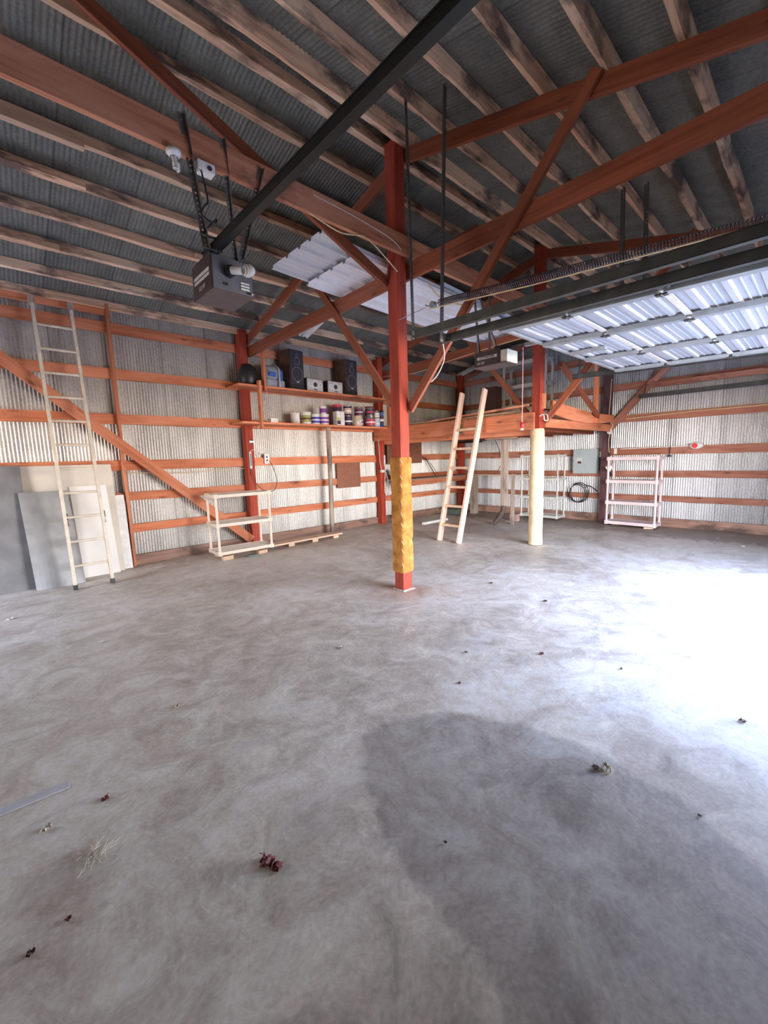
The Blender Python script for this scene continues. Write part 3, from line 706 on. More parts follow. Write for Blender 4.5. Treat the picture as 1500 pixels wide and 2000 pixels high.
can(6.145, F+.02, Z, .085, .18, m_cyan, m_white, m_cyan, 'pale blue tub near the right end of the lower shelf', 'tub', m_white)
can(6.145, F+.02, Z+.187, .08, .16, m_steel, m_steel, m_white, 'small plain grey can on the pale blue tub', 'can', m_silver)
can(6.31, F+.03, Z, .055, .36, m_blue, m_black, m_dark, 'slim blue spray can at the right end of the lower shelf', 'can', m_white)
tag(MB().box((3.58, 6.68, Z), (3.72, 6.80, Z+.075)).build('small_carton', m_white, bevel=.004), 'small cream carton alone at the left of the lower shelf', 'carton')

# ------------------------------------------------------------------ wall boards, outlets, cords on the left wall
tag(MB().box((5.26, 7.085, .90), (5.90, 7.095, 1.44)).build('hardboard_panel', m_hard), 'square brown hardboard panel fixed to the left wall below the shelves', 'panel')
tag(MB().box((6.66, 7.0, 1.37), (7.86, 7.01, 2.12)).build('hardboard_panel', m_hard), 'large brown hardboard panel beside the second wall post under the loft', 'panel')
def outlet(x, y, z, label, rz=0, s=(.05, .03, .09)):
    t = thing('outlet_box', label, 'outlet', (x, y, z), rz)
    MB().box((-s[0], -s[1], -s[2]), (s[0], 0, s[2])).build('cover', m_white, t, bevel=.004)
    MB().box((-.016, -s[1]-.004, .015), (.016, -s[1], .045)).box((-.016, -s[1]-.004, -.045), (.016, -s[1], -.015)).build('socket', m_dark, t)
outlet(3.66, 7.095, 1.56, 'white outlet box on the girt right of the first wall post')
outlet(X1+.03, 6.955, 1.86, 'tiny white switch on the face of the first wall post', s=(.045, .02, .022))
t = thing('power_strip', 'narrow grey power strip screwed upright to the first wall post', 'power strip', (X1-.02, 6.955, 1.56))
MB().box((-.02, -.03, -.17), (.02, 0, .13)).build('case', m_greypl, t, bevel=.004); MB().box((-.008, -.033, -.12), (.008, -.03, .09)).build('socket_row', m_dark, t)
wire('cord', [(3.28, 6.93, 1.39), (3.33, 6.90, 1.15), (3.5, 6.92, .99), (3.70, 6.95, .98), (3.80, 7.0, 1.15), (3.76, 7.03, 1.38), (3.70, 7.05, 1.52)], .006, m_black, 'black cord looping from the power strip to the white outlet box')
wire('cord', [(3.28, 6.925, 1.70), (3.36, 6.90, 1.73), (3.45, 6.95, 1.68), (3.52, 7.05, 1.64)], .005, m_wwire, 'short white cord above the power strip')
wire('cord', [(3.52, 6.64, 2.70), (3.50, 6.75, 2.45), (3.48, 6.9, 2.2), (3.46, 7.0, 1.9), (3.50, 7.06, 1.62)], .0045, m_wwire, 'thin white cord hanging from the upper wall shelf')
wire('cable', [(1.45, 7.06, 1.40), (2.2, 7.055, 1.37), (3.2, 7.06, 1.40)], .006, m_wire, 'pale yellow cable under the fourth left wall girt')
t = thing('plug_strip', 'white plug strip on the second wall post', 'power strip', (X2+.04, 6.955, 1.45))
MB().box((-.018, -.03, -.12), (.018, 0, .13)).build('case', m_white, t, bevel=.004)
wire('cord', [(6.36, 6.94, 1.98), (6.33, 6.92, 1.85), (6.34, 6.92, 1.65), (6.36, 6.93, 1.45), (6.40, 6.92, 1.26), (6.50, 6.90, 1.2), (6.57, 6.90, .95), (6.52, 6.89, .72), (6.45, 6.89, .74), (6.47, 6.90, 1.0), (6.52, 6.92, 1.3)], .007, m_wwire, 'white cord looping down the second wall post')
tag(MB().lathe([(0, 0), (.05, 0), (.06, .03), (.05, .06), (0, .065)], (6.40, 6.90, 1.19), 14).build('plug', m_white), 'white plug hanging at the second wall post', 'plug')

# ------------------------------------------------------------------ loft
LZ = 2.16
beam('loft_beam', (X2-.02-.09, 7.08, 2.03), (X2-.02-.09, YP+.0, 2.03), .04, .27, m_girt, 'wide orange loft beam between the second wall post and the cream wrapped post', 'beam')
beam('loft_beam', (X2+.09, 7.08, 1.92), (X2+.09, YP+.0, 1.92), .04, .20, m_girt, 'second loft beam just behind the wide orange one', 'beam')
beam('loft_beam', (X2+.07, YP-.09, 2.0), (9.60, YP-.09, 2.0), .04, .14, m_girt, 'orange loft beam from the cream wrapped post to the far wall', 'beam')
# upright board with a curved lower edge facing the doorway
b = MB(); vs = []; n = 24
for i in range(n+1):
    u = i/n; x = 6.66+2.8*u; zt = 2.36-.10*u-.05*math.sin(math.pi*u); zb = 2.15-.09*math.sin(math.pi*min(1, u*1.0))-.02*u
    for y in (YP-.155, YP-.115): vs += [(x, y, zb), (x, y, zt)]
fs = []
for i in range(n):
    a = i*4; fs += [(a, a+4, a+5, a+1), (a+2, a+3, a+7, a+6), (a+1, a+5, a+7, a+3), (a, a+2, a+6, a+4)]
fs += [(0, 1, 3, 2), (n*4, n*4+2, n*4+3, n*4+1)]
tag(b.add(vs, fs).build('curved_board', m_girt), 'broad orange board with a bowed lower edge right of the cream wrapped post', 'board')
for i in range(8):
    y = 3.55+i*.45
    beam('loft_joist', (X2+.11, y, 1.97), (9.60, y, 1.97), .04, .14, m_tie, f'joist under the loft deck, {ORD[i]} from the cream wrapped post side', 'joist')
b = MB()
for i in range(20):
    y0 = YP-.02+i*.193; b.box((X2-.06, y0, 2.165), (9.59, y0+.185, 2.185))
tag(b.build('loft_deck', m_ply), 'planked deck of the loft in the far corner bay', 'deck')
beam('loft_rail_post', (8.42, YP-.175, 2.06), (8.40, YP-.175, 3.15), .04, .085, m_girt, 'short upright on the edge of the loft facing the open door', 'post')
beam('loft_rail_brace', (6.80, YP-.215, 2.93), (8.46, YP-.215, 2.18), .04, .10, m_tie, 'dark diagonal board on the loft edge right of the cream wrapped post', 'brace')
beam('loft_cleat', (X2+.0, YP-.09, 2.22), (X2+.0, YP-.09, 2.46), .04, .07, m_girt, 'small wooden cleat on the cream wrapped post above the padding', 'board')
boards = [((6.50, 6.35, 2.21), (6.62, 3.42, 2.24), .14, .035), ((6.75, 6.25, 2.235), (6.75, 3.5, 2.235), .2, .04), ((7.0, 6.1, 2.21), (7.05, 3.6, 2.21), .14, .04)]
bl = ['long orange board lying on the front edge of the loft', 'second long board lying on the loft behind the front one', 'third long board lying on the loft deck farther back']
boards[0] = ((6.46, 5.6, 2.205), (6.46, 3.38, 2.30), .12, .035)
for (p0, p1, w_, h), l in zip(boards, bl): beam('loft_board', p0, p1, w_, h, m_beam if l[0] != 's' else m_pine, l, 'board')
for i in range(5):
    beam('short_offcut', (6.70+.04*i, YP+.02+.06*i, 2.205+.028*i), (7.5-.05*i, YP-.08+.12*i, 2.205+.028*i), .09, .026, m_pine, ('bottom', 'second', 'third', 'fourth', 'top')[i]+' piece in the pile of pale offcuts right of the cream wrapped post', 'offcut', 'pale offcuts piled on the loft edge')
tag(MB().box((8.4, 5.22, 2.186), (8.65, 5.62, 3.05)).build('dark_cabinet', plain('dark_cabinet', (.07, .03, .025), .5), bevel=.004), 'dark brown cabinet standing on the loft deck', 'cabinet')
tag(MB().box((7.9, 5.86, 2.186), (8.1, 6.1, 2.5)).build('red_crate', plain('maroon_crate', (.12, .02, .02), .6), bevel=.004), 'small maroon crate on the loft left of the dark cabinet', 'crate')
# tall beige rack on loft
def rack():
    t = thing('storage_rack', 'tall beige rack standing on the loft behind the far centre post', 'shelf unit', (9.28, 4.93, 2.186))
    for x in (-.16, .16):
        for y in (-.52, .52): MB().box((x-.02, y-.02, 0), (x+.02, y+.02, 1.50)).build('upright', m_greypl, t)
    for z in (.32, .85, 1.38): MB().box((-.19, -.54, z), (.19, .54, z+.09)).build('shelf', m_greypl, t, bevel=.003)
rack()
# sticker on the beam
t = thing('sticker', 'small blue and green sticker on the wide orange loft beam', 'sticker', (X2-.135, 4.70, 2.0))
MB().box((-.004, -.055, -.075), (0, .055, .075)).build('sticker_sheet', m_blue, t); MB().box((-.0055, -.055, .0), (-.004, -.0, .075)).box((-.0055, -.04, -.06), (-.004, .0, -.02)).build('green_patch', plain('green_patch', (.08, .3, .12), .5), t); MB().box((-.0055, .005, -.03), (-.004, .045, .03)).build('white_patch', m_white, t)
# hook
wire('hook', [(X2-.09, YP-.075, 2.10), (X2-.09, YP-.14, 2.12), (X2-.09, YP-.155, 2.04), (X2-.04, YP-.155, 2.03), (X2+.03, YP-.155, 2.04), (X2+.03, YP-.14, 2.12), (X2+.05, YP-.08, 2.14)], .008, m_white, 'white U-shaped hook on the farther centre post above its padding', 'hook')

# wooden loft ladder
def loft_ladder():
    t = thing('wooden_ladder', 'homemade pale wooden ladder leaning against the loft beam', 'ladder', (5.74, 4.50, 0))
    ends = [(Vector((0, .21, 0)), Vector((.60, .135, 2.64))), (Vector((0, -.215, 0)), Vector((.60, -.345, 2.65)))]
    for A, B in ends:
        M, L = frame(A, B, (-1, 0, .2))
        o = MB().box((-L/2, -.022, -.055), (L/2, .022, .055)).build('side_rail', m_white_wood, t, bevel=.003); o.matrix_basis = M
    for i in range(6):
        u = (.30+.345*i)/2.71; p, q = ends[0][0].lerp(ends[0][1], u), ends[1][0].lerp(ends[1][1], u)
        MB().box((p.x-.05, q.y+.02, p.z-.02), (p.x+.05, p.y-.02, p.z+.02)).build('rung', m_pine, t, bevel=.002)
loft_ladder()

# ------------------------------------------------------------------ bench in the far corner and things under the loft
beam('work_bench_top', (X2+.10, 6.82, 1.0), (9.58, 6.82, 1.0), .5, .03, m_oldwood, 'dark work bench top along the left wall under the loft', 'bench top')
beam('bench_rail', (X2+.1, 6.60, .93), (9.3, 6.60, .93), .04, .11, m_girt, 'brown front rail below the bench top along the left wall', 'board')
beam('work_bench_top', (9.32, 6.55, 1.02), (9.32, 4.95, 1.02), .42, .025, m_pine, 'pale bench top along the far wall left of the grey-white shelf unit', 'bench top')
beam('bench_post', (9.12, 6.30, 0), (9.12, 6.30, 1.0), .15, .15, m_oldwood, 'thick weathered bench leg by the far corner', 'post')
for i in range(3): beam('bench_scrap', (6.8+i*.42, 6.66, .865-.0), (7.15+i*.42, 6.66, .865), .1, .02, m_girt, f'{ORD[i]} small scrap board from the left tacked under the bench rail', 'board')
# wooden prop holding up the loft
def prop():
    t = thing('prop_post', 'weathered prop with a dark curved foot under the loft', 'prop', (7.95, 4.72, 0))
    beam('shaft', (7.95, 4.72, .42), (7.95, 4.72, 1.84), .15, .11, m_oldwood, parent=t, bevel=.006)
    b = MB(); pts = []
    for i in range(12):
        u = i/11; pts.append((-.10*(1-u)**2*1.2, .17*(1-u)**2.2, .03+.45*u))
    b.tube(bezier(pts, 2), .055, 12); b.build('curved_foot', plain('charred_foot', (.09, .06, .055), .7, 0, .3), t)
    MB().box((-.25, -.33, 1.84), (-.05, .33, 1.865)).build('top_board', m_pine, t, bevel=.002)
prop()
beam('thin_batten', (8.05, 4.58, 0), (8.08, 4.58, 1.10), .05, .07, m_oldwood, 'thin batten standing beside the curved-foot prop', 'batten')
tag(MB().box((8.5, 4.72, 0), (8.62, 4.90, .16)).build('wood_block', plain('pinkish_block', (.45, .30, .27), .7), bevel=.003), 'pinkish block on the floor between the prop and the grey-white shelf unit', 'block')
tag(MB().box((6.9, 6.1, 0), (7.75, 6.17, .05)).build('white_batten', m_white, bevel=.002), 'white batten lying on the floor near the second wall post', 'batten')
tag(MB().box((8.6, 6.5, 0), (9.0, 6.8, .13)).build('green_case', m_green, bevel=.01), 'low green-grey case on the floor behind the wooden ladder', 'case')
tag(MB().box((6.62, 6.72, 1.017), (6.78, 6.86, 1.25)).build('dark_tin', m_dark, bevel=.01), 'dark purple tin on the bench by the second wall post', 'tin')
wire('strap', [(7.95, 7.07, 1.52), (8.05, 7.03, 1.45), (8.25, 7.0, 1.2), (8.38, 6.98, 1.03)], .010, m_black, 'black strap hanging on the left wall above the bench', 'strap')
wire('strap', [(8.06, 7.06, 1.50), (8.26, 7.0, 1.28), (8.46, 6.96, 1.03)], .007, m_black, 'thin second black strap hanging above the bench', 'strap')
wire('cord', [(9.56, 5.95, 1.9), (9.55, 5.85, 1.7), (9.55, 5.80, 1.5), (9.54, 5.76, 1.3), (9.50, 5.85, 1.06)], .008, m_black, 'black cord hanging on the far wall near the corner')
outlet(9.585, 5.74, 1.52, 'white outlet box on the far wall girt left of the prop', R(90), (.05, .03, .09))
tag(MB().box((9.2, 6.3, 1.86), (9.5, 6.9, 1.90)).build('dark_tray', m_black), 'flat black tray under the loft by the far corner', 'tray')

# ------------------------------------------------------------------ far wall items
t = thing('electrical_panel', 'grey electrical panel box left of the dark middle post', 'electrical panel', (9.60, 3.66, 1.32), R(90))
MB().box((-.25, 0, -.27), (.25, .11, .27)).build('case', m_panelbox, t, bevel=.004) if False else MB().box((-.25, -.0, -.27), (.25, .12, .27)).build('case', m_panelbox, t, bevel=.004)
MB().box((-.24, .121, -.26), (.24, .130, .26)).build('door_plate', m_panelbox, t, bevel=.003)
MB().box((.06, .131, -.05), (.14, .140, -.0)).build('latch', m_dark, t)
MB().box((.05, .129, -.06), (.16, .1325, .08)).build('label_plate', m_greypl, t)
b = MB()
for k in range(3):
    r_ = .20-.012*k
    b.tube([(9.56-.012*k, 3.78+.02*k+r_*math.cos(a), .62-.01*k+r_*1.12*math.sin(a)) for a in [2*math.pi*i/36 for i in range(37)]], .009, 8)
b.tube(bezier([(9.53, 3.66, .80), (9.50, 3.50, .76), (9.44, 3.34, .66)], 6), .011, 8)
tag(b.build('cable_coil', m_black), 'coil of black cable hung below the grey electrical panel', 'cable coil')
outlet(9.585, 3.36, 1.46, 'small white switch box between the panel and the dark middle post', R(90), (.03, .03, .06))
outlet(9.585, 3.08, 1.52, 'small white switch box right of the dark middle post', R(90), (.03, .03, .06))
t = thing('ceiling_cap', 'round pale junction cover on the dark middle post', 'junction box', (9.44, 3.15, 1.93))
MB().cyl((0, 0, 0), (-.02, 0, 0), .055, n=24).build('cover', m_greypl, t)
wire('cable', [(9.45, 3.16, 3.0), (9.44, 3.17, 2.6), (9.44, 3.18, 2.2), (9.43, 3.10, 2.06), (9.43, 3.13, 1.98)], .008, m_wire, 'yellow cable running down the dark middle post to the round cover')
wire('cable', [(9.43, 3.15, 1.88), (9.44, 3.17, 1.7), (9.45, 3.15, 1.5)], .007, m_wire, 'yellow cable below the round cover on the dark middle post')
wire('cable', [(9.58, 2.9, 2.17), (9.585, 2.0, 2.21), (9.585, 1.0, 2.22), (9.585, .2, 2.24)], .009, m_wire, 'yellow cable stapled along the third far wall girt')
t = thing('reflector_marker', 'white rod with a red reflector head on the far wall', 'reflector', (9.57, 1.76, 1.58))
MB().cyl((-.0, 0, 0), (.0, 1.22, -.02), .010, n=10).build('rod', m_white, t)
b = MB().lathe([(0, -.02), (.06, -.02), (.065, 0), (.05, .02), (0, .025)], n=24, M=Matrix.Translation((-.01, -.07, .0)) @ Matrix.Rotation(R(-90), 4, 'Y') @ Matrix.Scale(1.7, 4, (0, 1, 0))); b.build('white_oval', m_white, t)
MB().cyl((-.02, -.05, 0), (-.045, -.05, 0), .045, n=24).build('red_lens', m_red2, t)
t = thing('hanging_rod', 'thin black rod hanging on the far wall under the third girt', 'rod', (9.56, 2.10, 1.40))
MB().cyl((0, 0, 0), (0, 0, .72), .008, n=8).build('shaft', m_black, t); MB().cyl((0, 0, -.02), (0, 0, .02), .03, n=12).build('end_knob', m_black, t)
t = thing('clamp_lamp', 'black clamp lamp with a white shade on the dark middle post', 'lamp', (9.40, 3.12, 1.18))
MB().lathe([(.03, .06), (.05, .02), (.075, -.04)], n=18, M=Matrix.Rotation(R(50), 4, 'X')).build('lamp_shade', m_white, t); MB().cyl((.0, 0, 0), (.06, -.02, -.16), .018, n=10).build('clamp', m_black, t)
# far short track
def c_track(name, p0, p1, label, mat=m_track, hanger=None, h=.075, w_=.045):
    t = thing(name, label, 'track', p0)
    M, L = frame(p0, p1); Mi = t.matrix_world.inverted() @ M
    b = MB(); th = .004
    b.box((-L/2, -w_/2, -h/2), (L/2, -w_/2+th, h/2)).box((-L/2, -w_/2, -h/2), (L/2, w_/2, -h/2+th)).box((-L/2, -w_/2, h/2-th), (L/2, w_/2, h/2)).box((-L/2, w_/2-th, -h/2), (L/2, w_/2, -h/2+.018))
    o = b.build('channel', mat, t); o.matrix_basis = Mi
    return t, Mi, L
c_track('wall_track', (9.35, 2.62, 2.57), (9.35, -.45, 2.57), 'short galvanised track running beside the far wall')
# ------------------------------------------------------------------ punched angle hangers
def angle(name, p0, p1, label, facing=(1, 0, 0), parent=None, w_=.032):
    """L-section, apex on the line p0-p1, flanges along local +Y and +Z"""
    M, L = frame(p0, p1, facing); b = MB(); th = .003
    b.box((-L/2, 0, 0), (L/2, w_, th)).box((-L/2, 0, 0), (L/2, th, w_))
    if parent: o = b.build(name, m_punch, parent, M)
    else: o = tag(b.build(name, m_punch, None, M), label, 'bracket')
    return o
# ------------------------------------------------------------------ door tracks
TZ = 2.62
def door_track(x, y_end, side, label, za=2.598, zb=2.545):
    """horizontal rail along Y: roller channel plus stiffening angle"""
    t, Mi, L = c_track('door_track', (x, y_end, za), (x, -.40, zb), label, h=.068, w_=.045)
    b = MB().tube(bezier([(x, -.40, zb), (x, -.46, zb-.05), (x, -.48, zb-.18), (x, -.48, 0.03)], 6), .024, 8).build('vertical_rail', m_track); b.parent = t; b.matrix_basis = t.matrix_world.inverted()
    return t
door_track(2.88, 2.60, 1, 'upper dark overhead track ending at the hanger just right of the golden foam post')
door_track(3.20, 2.58, -1, 'dark overhead track along the near edge of the open white door')
door_track(6.36, 2.66, 1, 'galvanised overhead track along the far edge of the open white door', 2.62, 2.52)
angle('track_hanger', (2.88, 2.625, 2.56), (2.87, 2.655, 4.50), 'long punched hanger strap left of its pair beside the golden foam post', (-1, 0, 0))
angle('track_hanger', (3.13, 2.50, 2.55), (3.08, 2.40, 4.555), 'long punched hanger strap right of its pair beside the golden foam post', (-1, 0, 0), w_=.04)
angle('track_hanger', (6.33, 2.55, 2.58), (6.40, 2.55, 2.98), 'short punched hanger on the far track end', (-1, 0, 0))
angle('track_hanger', (6.40, 2.30, 2.58), (6.46, 2.30, 2.98), 'second short punched hanger on the far track', (-1, 0, 0))
angle('track_hanger', (9.35, 2.52, 2.55), (9.45, 2.52, 2.80), 'short hanger holding the far wall track to its brace', (-1, 0, 0))
tag(MB().box((6.28, 2.28, 2.95), (6.52, 2.60, 2.99)).build('hanger_plate', m_galv), 'galvanised plate joining the two short hangers on the far track', 'bracket')
o = angle('track_hanger', (4.9, 1.55, 2.75), (4.95, 1.60, 4.15), 'punched hanger above the spring right of the centre posts', (-1, 0, 0), w_=.045)
angle('track_hanger', (5.05, 1.38, 2.75), (5.05, 1.42, 4.15), 'second punched hanger above the spring right of the centre posts', (-1, 0, 0), w_=.04)
# ------------------------------------------------------------------ springs
def spring(x, y0, y1, z, r, label, turns=150, dz=.2):
    t = thing('door_spring', label, 'spring', (x, y0, z)); pts = []
    n = turns*8; L = y1-y0
    for i in range(n+1):
        a = 2*math.pi*i/8; pts.append((r*math.cos(a), L*i/n, r*math.sin(a)+dz*i/n))
    MB().tube(pts, .0036, 5).build('coil', m_spring, t)
    MB().tube([(0, L, dz), (0, L+.12, dz), (0, L+.16, dz+.02)], .006).cyl((-.02, L+.07, dz), (.02, L+.07, dz), .028, n=14).build('end_hook', m_galv, t)
    MB().tube([(0, L+.16, dz), (0, L+.5, dz-.02)], .003).build('cable', m_galv, t)
    MB().tube([(-.02, -.2, -r-.012), (-.02, L*.6, -r-.012+dz*.55), (-.02, L+.1, -r-.006+dz)], .005).build('lift_cable', m_wire, t)
spring(2.98, .25, 2.42, 2.640, .026, 'long dark coil spring above the paired overhead tracks', 130)
spring(6.5, -.2, 1.9, 2.72, .028, 'coil spring above the far edge track of the open door', 110)

# ------------------------------------------------------------------ open overhead door (horizontal)
def overhead_door():
    t = thing('overhead_door', 'white ribbed overhead door lying open under the roof', 'door', (3.28, -.25, 2.555))
    t.matrix_world = t.matrix_world @ Matrix.Rotation(R(1.5), 4, 'X')
    W = 2.95; ys = [-.0, .49, 1.08, 1.70, 2.29]       # section joints from the doorway inwards
    for s in range(4):
        y0, y1 = ys[s]+.006, ys[s+1]-.006; prof = []
        L = y1-y0; k = 3
        prof.append((y0, 0))
        for i in range(k):
            c = y0+L*(i+.5)/k
            prof += [(c-.030, 0), (c-.018, -.016), (c+.018, -.016), (c+.030, 0)]
            if i < k-1:
                for q in (.36, .64): m_ = c+L/k*q; prof += [(m_-.008, 0), (m_-.004, -.005), (m_+.004, -.005), (m_+.008, 0)]
        prof.append((y1, 0)); n = len(prof); vs = []
        for x in (0, W):
            for y, z in prof: vs.append((x, y, z))
            for y, z in prof: vs.append((x, y, z+.012))
        fs = []
        for i in range(n-1):
            fs += [(i, i+1, 2*n+i+1, 2*n+i), (n+i, 3*n+i, 3*n+i+1, n+i+1), (i, n+i, n+i+1, i+1), (2*n+i, 2*n+i+1, 3*n+i+1, 3*n+i)]
        fs += [(0, 2*n, 3*n, n), (n-1, 2*n-1, 4*n-1, 3*n-1)]
        MB().add(vs, fs).build('door_section', m_door, t)
        for xi, x in enumerate((.02, .82, 1.87, 2.86)):
            b = MB(); b.box((x, y0+.01, -.055), (x+.075, y1-.01, -.022)).box((x-.02, y0+.01, -.024), (x, y1-.01, -.020)); b.build('stile', m_galv, t, bevel=.002)
        if s in (0, 1):
            for x in (1.15, 1.50):
                MB().box((x, y0+.01, -.05), (x+.05, y1-.01, -.022)).build('stiffener', m_galv, t, bevel=.002) if s == 0 else None
        for x in (.02, .82, 1.87, 2.86):
            if s < 3:
                b = MB(); b.box((x+.01, y1-.03, -.066), (x+.055, y1+.04, -.056)).cyl((x, y1+.006, -.062), (x+.065, y1+.006, -.062), .009, n=10); b.build('hinge', m_track, t)
        for x, sg in ((0, -1), (W, 1)):
            b = MB().cyl((x+sg*.01, y1-.04, -.03), (x+sg*.06, y1-.04, -.03), .020, n=14).cyl((x-sg*.05, y1-.04, -.03), (x+sg*.04, y1-.04, -.03), .006, n=8); b.build('roller', m_black, t)
    for y in ys[1:4]:
        MB().box((.0, y-.022, -.028), (W, y+.022, -.018)).build('joint_rail', m_cream if False else plain('beige_joint', (.62, .58, .53), .5), t)
    MB().box((0, ys[-1]-.02, -.03), (W, ys[-1]+.012, -.006)).build('end_rail', m_galv, t)
    b = MB().box((1.42, 1.9, -.045), (1.50, 2.27, -.02)).box((1.43, 2.2, .014), (1.49, 2.26, .10)); b.build('arm_bracket', m_galv, t)
overhead_door()

# ------------------------------------------------------------------ openers
def opener(x, y, z, label, rail_end, style):
    t = thing('door_opener', label, 'garage door opener', (x, y, z), 0)
    # rail side faces -Y; motor box in local coords
    w_, d_, h = .135, .24, .20
    MB().box((-w_, -.18, 0), (w_, .18, h)).build('case', m_grey if style == 1 else m_greyd, t, bevel=.006)
    b = MB().box((-w_-.005, -.19, -.008), (w_+.005, .19, .0)); b.build('bottom_plate', m_greyd, t)
    return t
def opener_near():
    t = thing('door_opener', 'grey garage door opener with a coiled bulb hanging at upper left', 'garage door opener', (1.455, 3.36, 2.78), 0)
    MB().box((-.155, -.20, 0), (.155, .17, .235)).build('case', m_grey, t, bevel=.005)
    MB().box((-.165, -.20, -.01), (-.156, .17, .245)).build('side_panel', m_dkbrown, t, bevel=.002)
    MB().box((-.157, -.205, -.008), (.157, .172, -.001)).build('bottom_plate', m_greyd, t)
    for k, (y0, y1, z0, z1) in enumerate(((-.17, .13, .125, .150), (-.17, .13, .095, .115))):
        b = MB().box((-.168, y0, z0), (-.1655, y1, z1)); b.build('name_stripe', m_text, t)
    M = Matrix.Translation((-.169, -.02, .045)) @ Matrix.Rotation(R(-90), 4, 'Z') @ Matrix.Rotation(R(90), 4, 'X')
    text('lettering', '1/2 HP', .045, m_text, M, t)
    # socket and bulb on the face that looks at the camera (-Y)
    MB().cyl((-.03, -.206, .13), (-.03, -.250, .13), .040, n=20).build('socket_hole', m_black, t)
    bl_ = MB(); bl_.cyl((-.03, -.25, .13), (.02, -.32, .12), .028, .030, n=16).build('bulb_base', m_white, t)
    pts = []
    for i in range(80):
        a = i*.40; u = i/79; r_ = .034*math.sin(math.pi*(.18+.72*u))+.004; c_ = Vector((.025+.055*u, -.33-.045*u, .12-.01*u))
        pts.append(c_+Vector((0, math.cos(a)*r_, math.sin(a)*r_)))
    MB().tube(pts, .009, 8).build('coiled_bulb', m_white, t)
    b = MB()
    for k in range(3): b.box((.055, -.2075, .030+.021*k), (.125, -.2055, .042+.021*k))
    b.build('label_sticker', m_ivory, t)
    MB().box((-.08, -.207, .035), (-.045, -.2055, .052)).box((.10, -.207, .008), (.135, -.2055, .022)).build('slot', m_black, t)
    MB().cyl((.145, -.21, .012), (.145, -.206, .012), .007, n=8).build('screw', m_white, t)
    # rail
    b = MB(); b.box((-.150, -3.85, .235), (-.100, -.03, .285)).box((-.158, -3.85, .283), (-.092, -.03, .290)); b.build('rail', m_rail, t)
    MB().tube([(-.125, -.2, .295), (-.125, -3.8, .295)], .006).build('drive_chain', m_black, t)
opener_near()
angle('opener_hanger', (1.30, 3.19, 3.03), (1.165, 3.12, 3.83), 'leftmost of the three punched straps holding the near opener', (0, -1, .0), w_=.040)
angle('opener_hanger', (1.53, 3.24, 3.01), (1.44, 3.12, 3.80), 'middle one of the three punched straps holding the near opener', (0, -1, 0), w_=.030)
angle('opener_hanger', (1.56, 3.20, 3.05), (1.735, 3.12, 3.72), 'right tilted one of the three punched straps holding the near opener', (0, -1, 0), w_=.036)
wire('cord', [(1.255, 3.11, 3.52), (1.262, 3.08, 3.40), (1.27, 3.07, 3.30), (1.24, 3.06, 3.26), (1.22, 3.07, 3.20), (1.30, 3.06, 3.17), (1.33, 3.1, 3.22), (1.27, 3.17, 3.15), (1.22, 3.10, 3.10), (1.26, 3.05, 3.06), (1.34, 3.08, 3.08), (1.30, 3.16, 3.03), (1.24, 3.12, 3.02), (1.27, 3.06, 2.99), (1.36, 3.10, 3.01)], .006, m_black, 'black cord spiralling down the left opener strap', n=5)
t = thing('lamp_holder', 'white round lamp holder with a twist bulb under the salmon beam', 'lamp', (1.085, 3.12, 3.55))
MB().lathe([(0, .02), (.044, .02), (.047, .0), (.04, -.010), (.024, -.022)], n=28).build('base', m_white, t)
MB().cyl((0, 0, -.02), (.004, -.004, -.06), .017, .014, n=14).build('socket', m_white, t)
pts = [(.008+math.cos(i*.5)*.016, -.006+math.sin(i*.5)*.016, -.055-.045*i/40) for i in range(41)]
MB().tube(pts, .0075, 7).build('twist_bulb', m_white, t)
t = thing('outlet_box', 'silver outlet box under the salmon beam beside the opener strap', 'outlet', (1.29, 3.135, 3.545))
MB().box((-.06, -.04, -.03), (.06, .04, .03)).build('cover', m_white, t, bevel=.004); MB().cyl((.02, -.045, -.005), (.02, -.04, -.005), .016, n=14).build('socket', m_dark, t)

def opener_far():
    t = thing('door_opener', 'dark brown garage door opener with a cream lens box by the farther centre post', 'garage door opener', (4.70, 2.98, 2.615))
    MB().box((-.13, -.19, 0), (.13, .17, .17)).build('case', m_dkbrown, t, bevel=.004)
    MB().box((-.138, -.285, -.012), (.138, .19, -.002)).build('bottom_plate', m_greyd, t)
    b = MB(); b.box((-.12, -.285, .0), (.12, -.192, .145)); b.build('light_lens', m_ivory, t, bevel=.006)
    MB().box((-.1325, -.15, .075), (-.1305, .13, .108)).build('name_plate', m_text, t)
    M = Matrix.Translation((-.134, -.01, .0915)) @ Matrix.Rotation(R(-90), 4, 'Z') @ Matrix.Rotation(R(90), 4, 'X')
    text('lettering', 'LIFT-MASTER', .036, m_dkbrown, M, t)
    M = Matrix.Translation((-.134, .08, .03)) @ Matrix.Rotation(R(-90), 4, 'Z') @ Matrix.Rotation(R(90), 4, 'X')
    text('power_lettering', '1/2 HP', .04, m_text, M, t)
    b = MB(); b.box((-.025, -3.4, .185), (.025, -.05, .23)); b.build('rail', m_rail, t)
    MB().box((-.03, -.62, .15), (.03, -.45, .185)).build('trolley', m_galv, t)
opener_far()
angle('opener_hanger', (4.62, 3.10, 2.79), (4.55, 3.13, 3.56), 'left punched strap of the far opener', (-1, 0, 0))
angle('opener_hanger', (4.78, 2.93, 2.79), (4.62, 3.13, 3.56), 'tilted punched strap crossing to the far opener', (-1, 0, 0))
angle('opener_hanger', (4.82, 3.08, 2.79), (4.90, 3.13, 3.56), 'right punched strap of the far opener', (-1, 0, 0))
t = thing('release_cord', 'pink pull cord with a red handle hanging by the farther centre post', 'cord', (4.70, 2.56, 1.86))
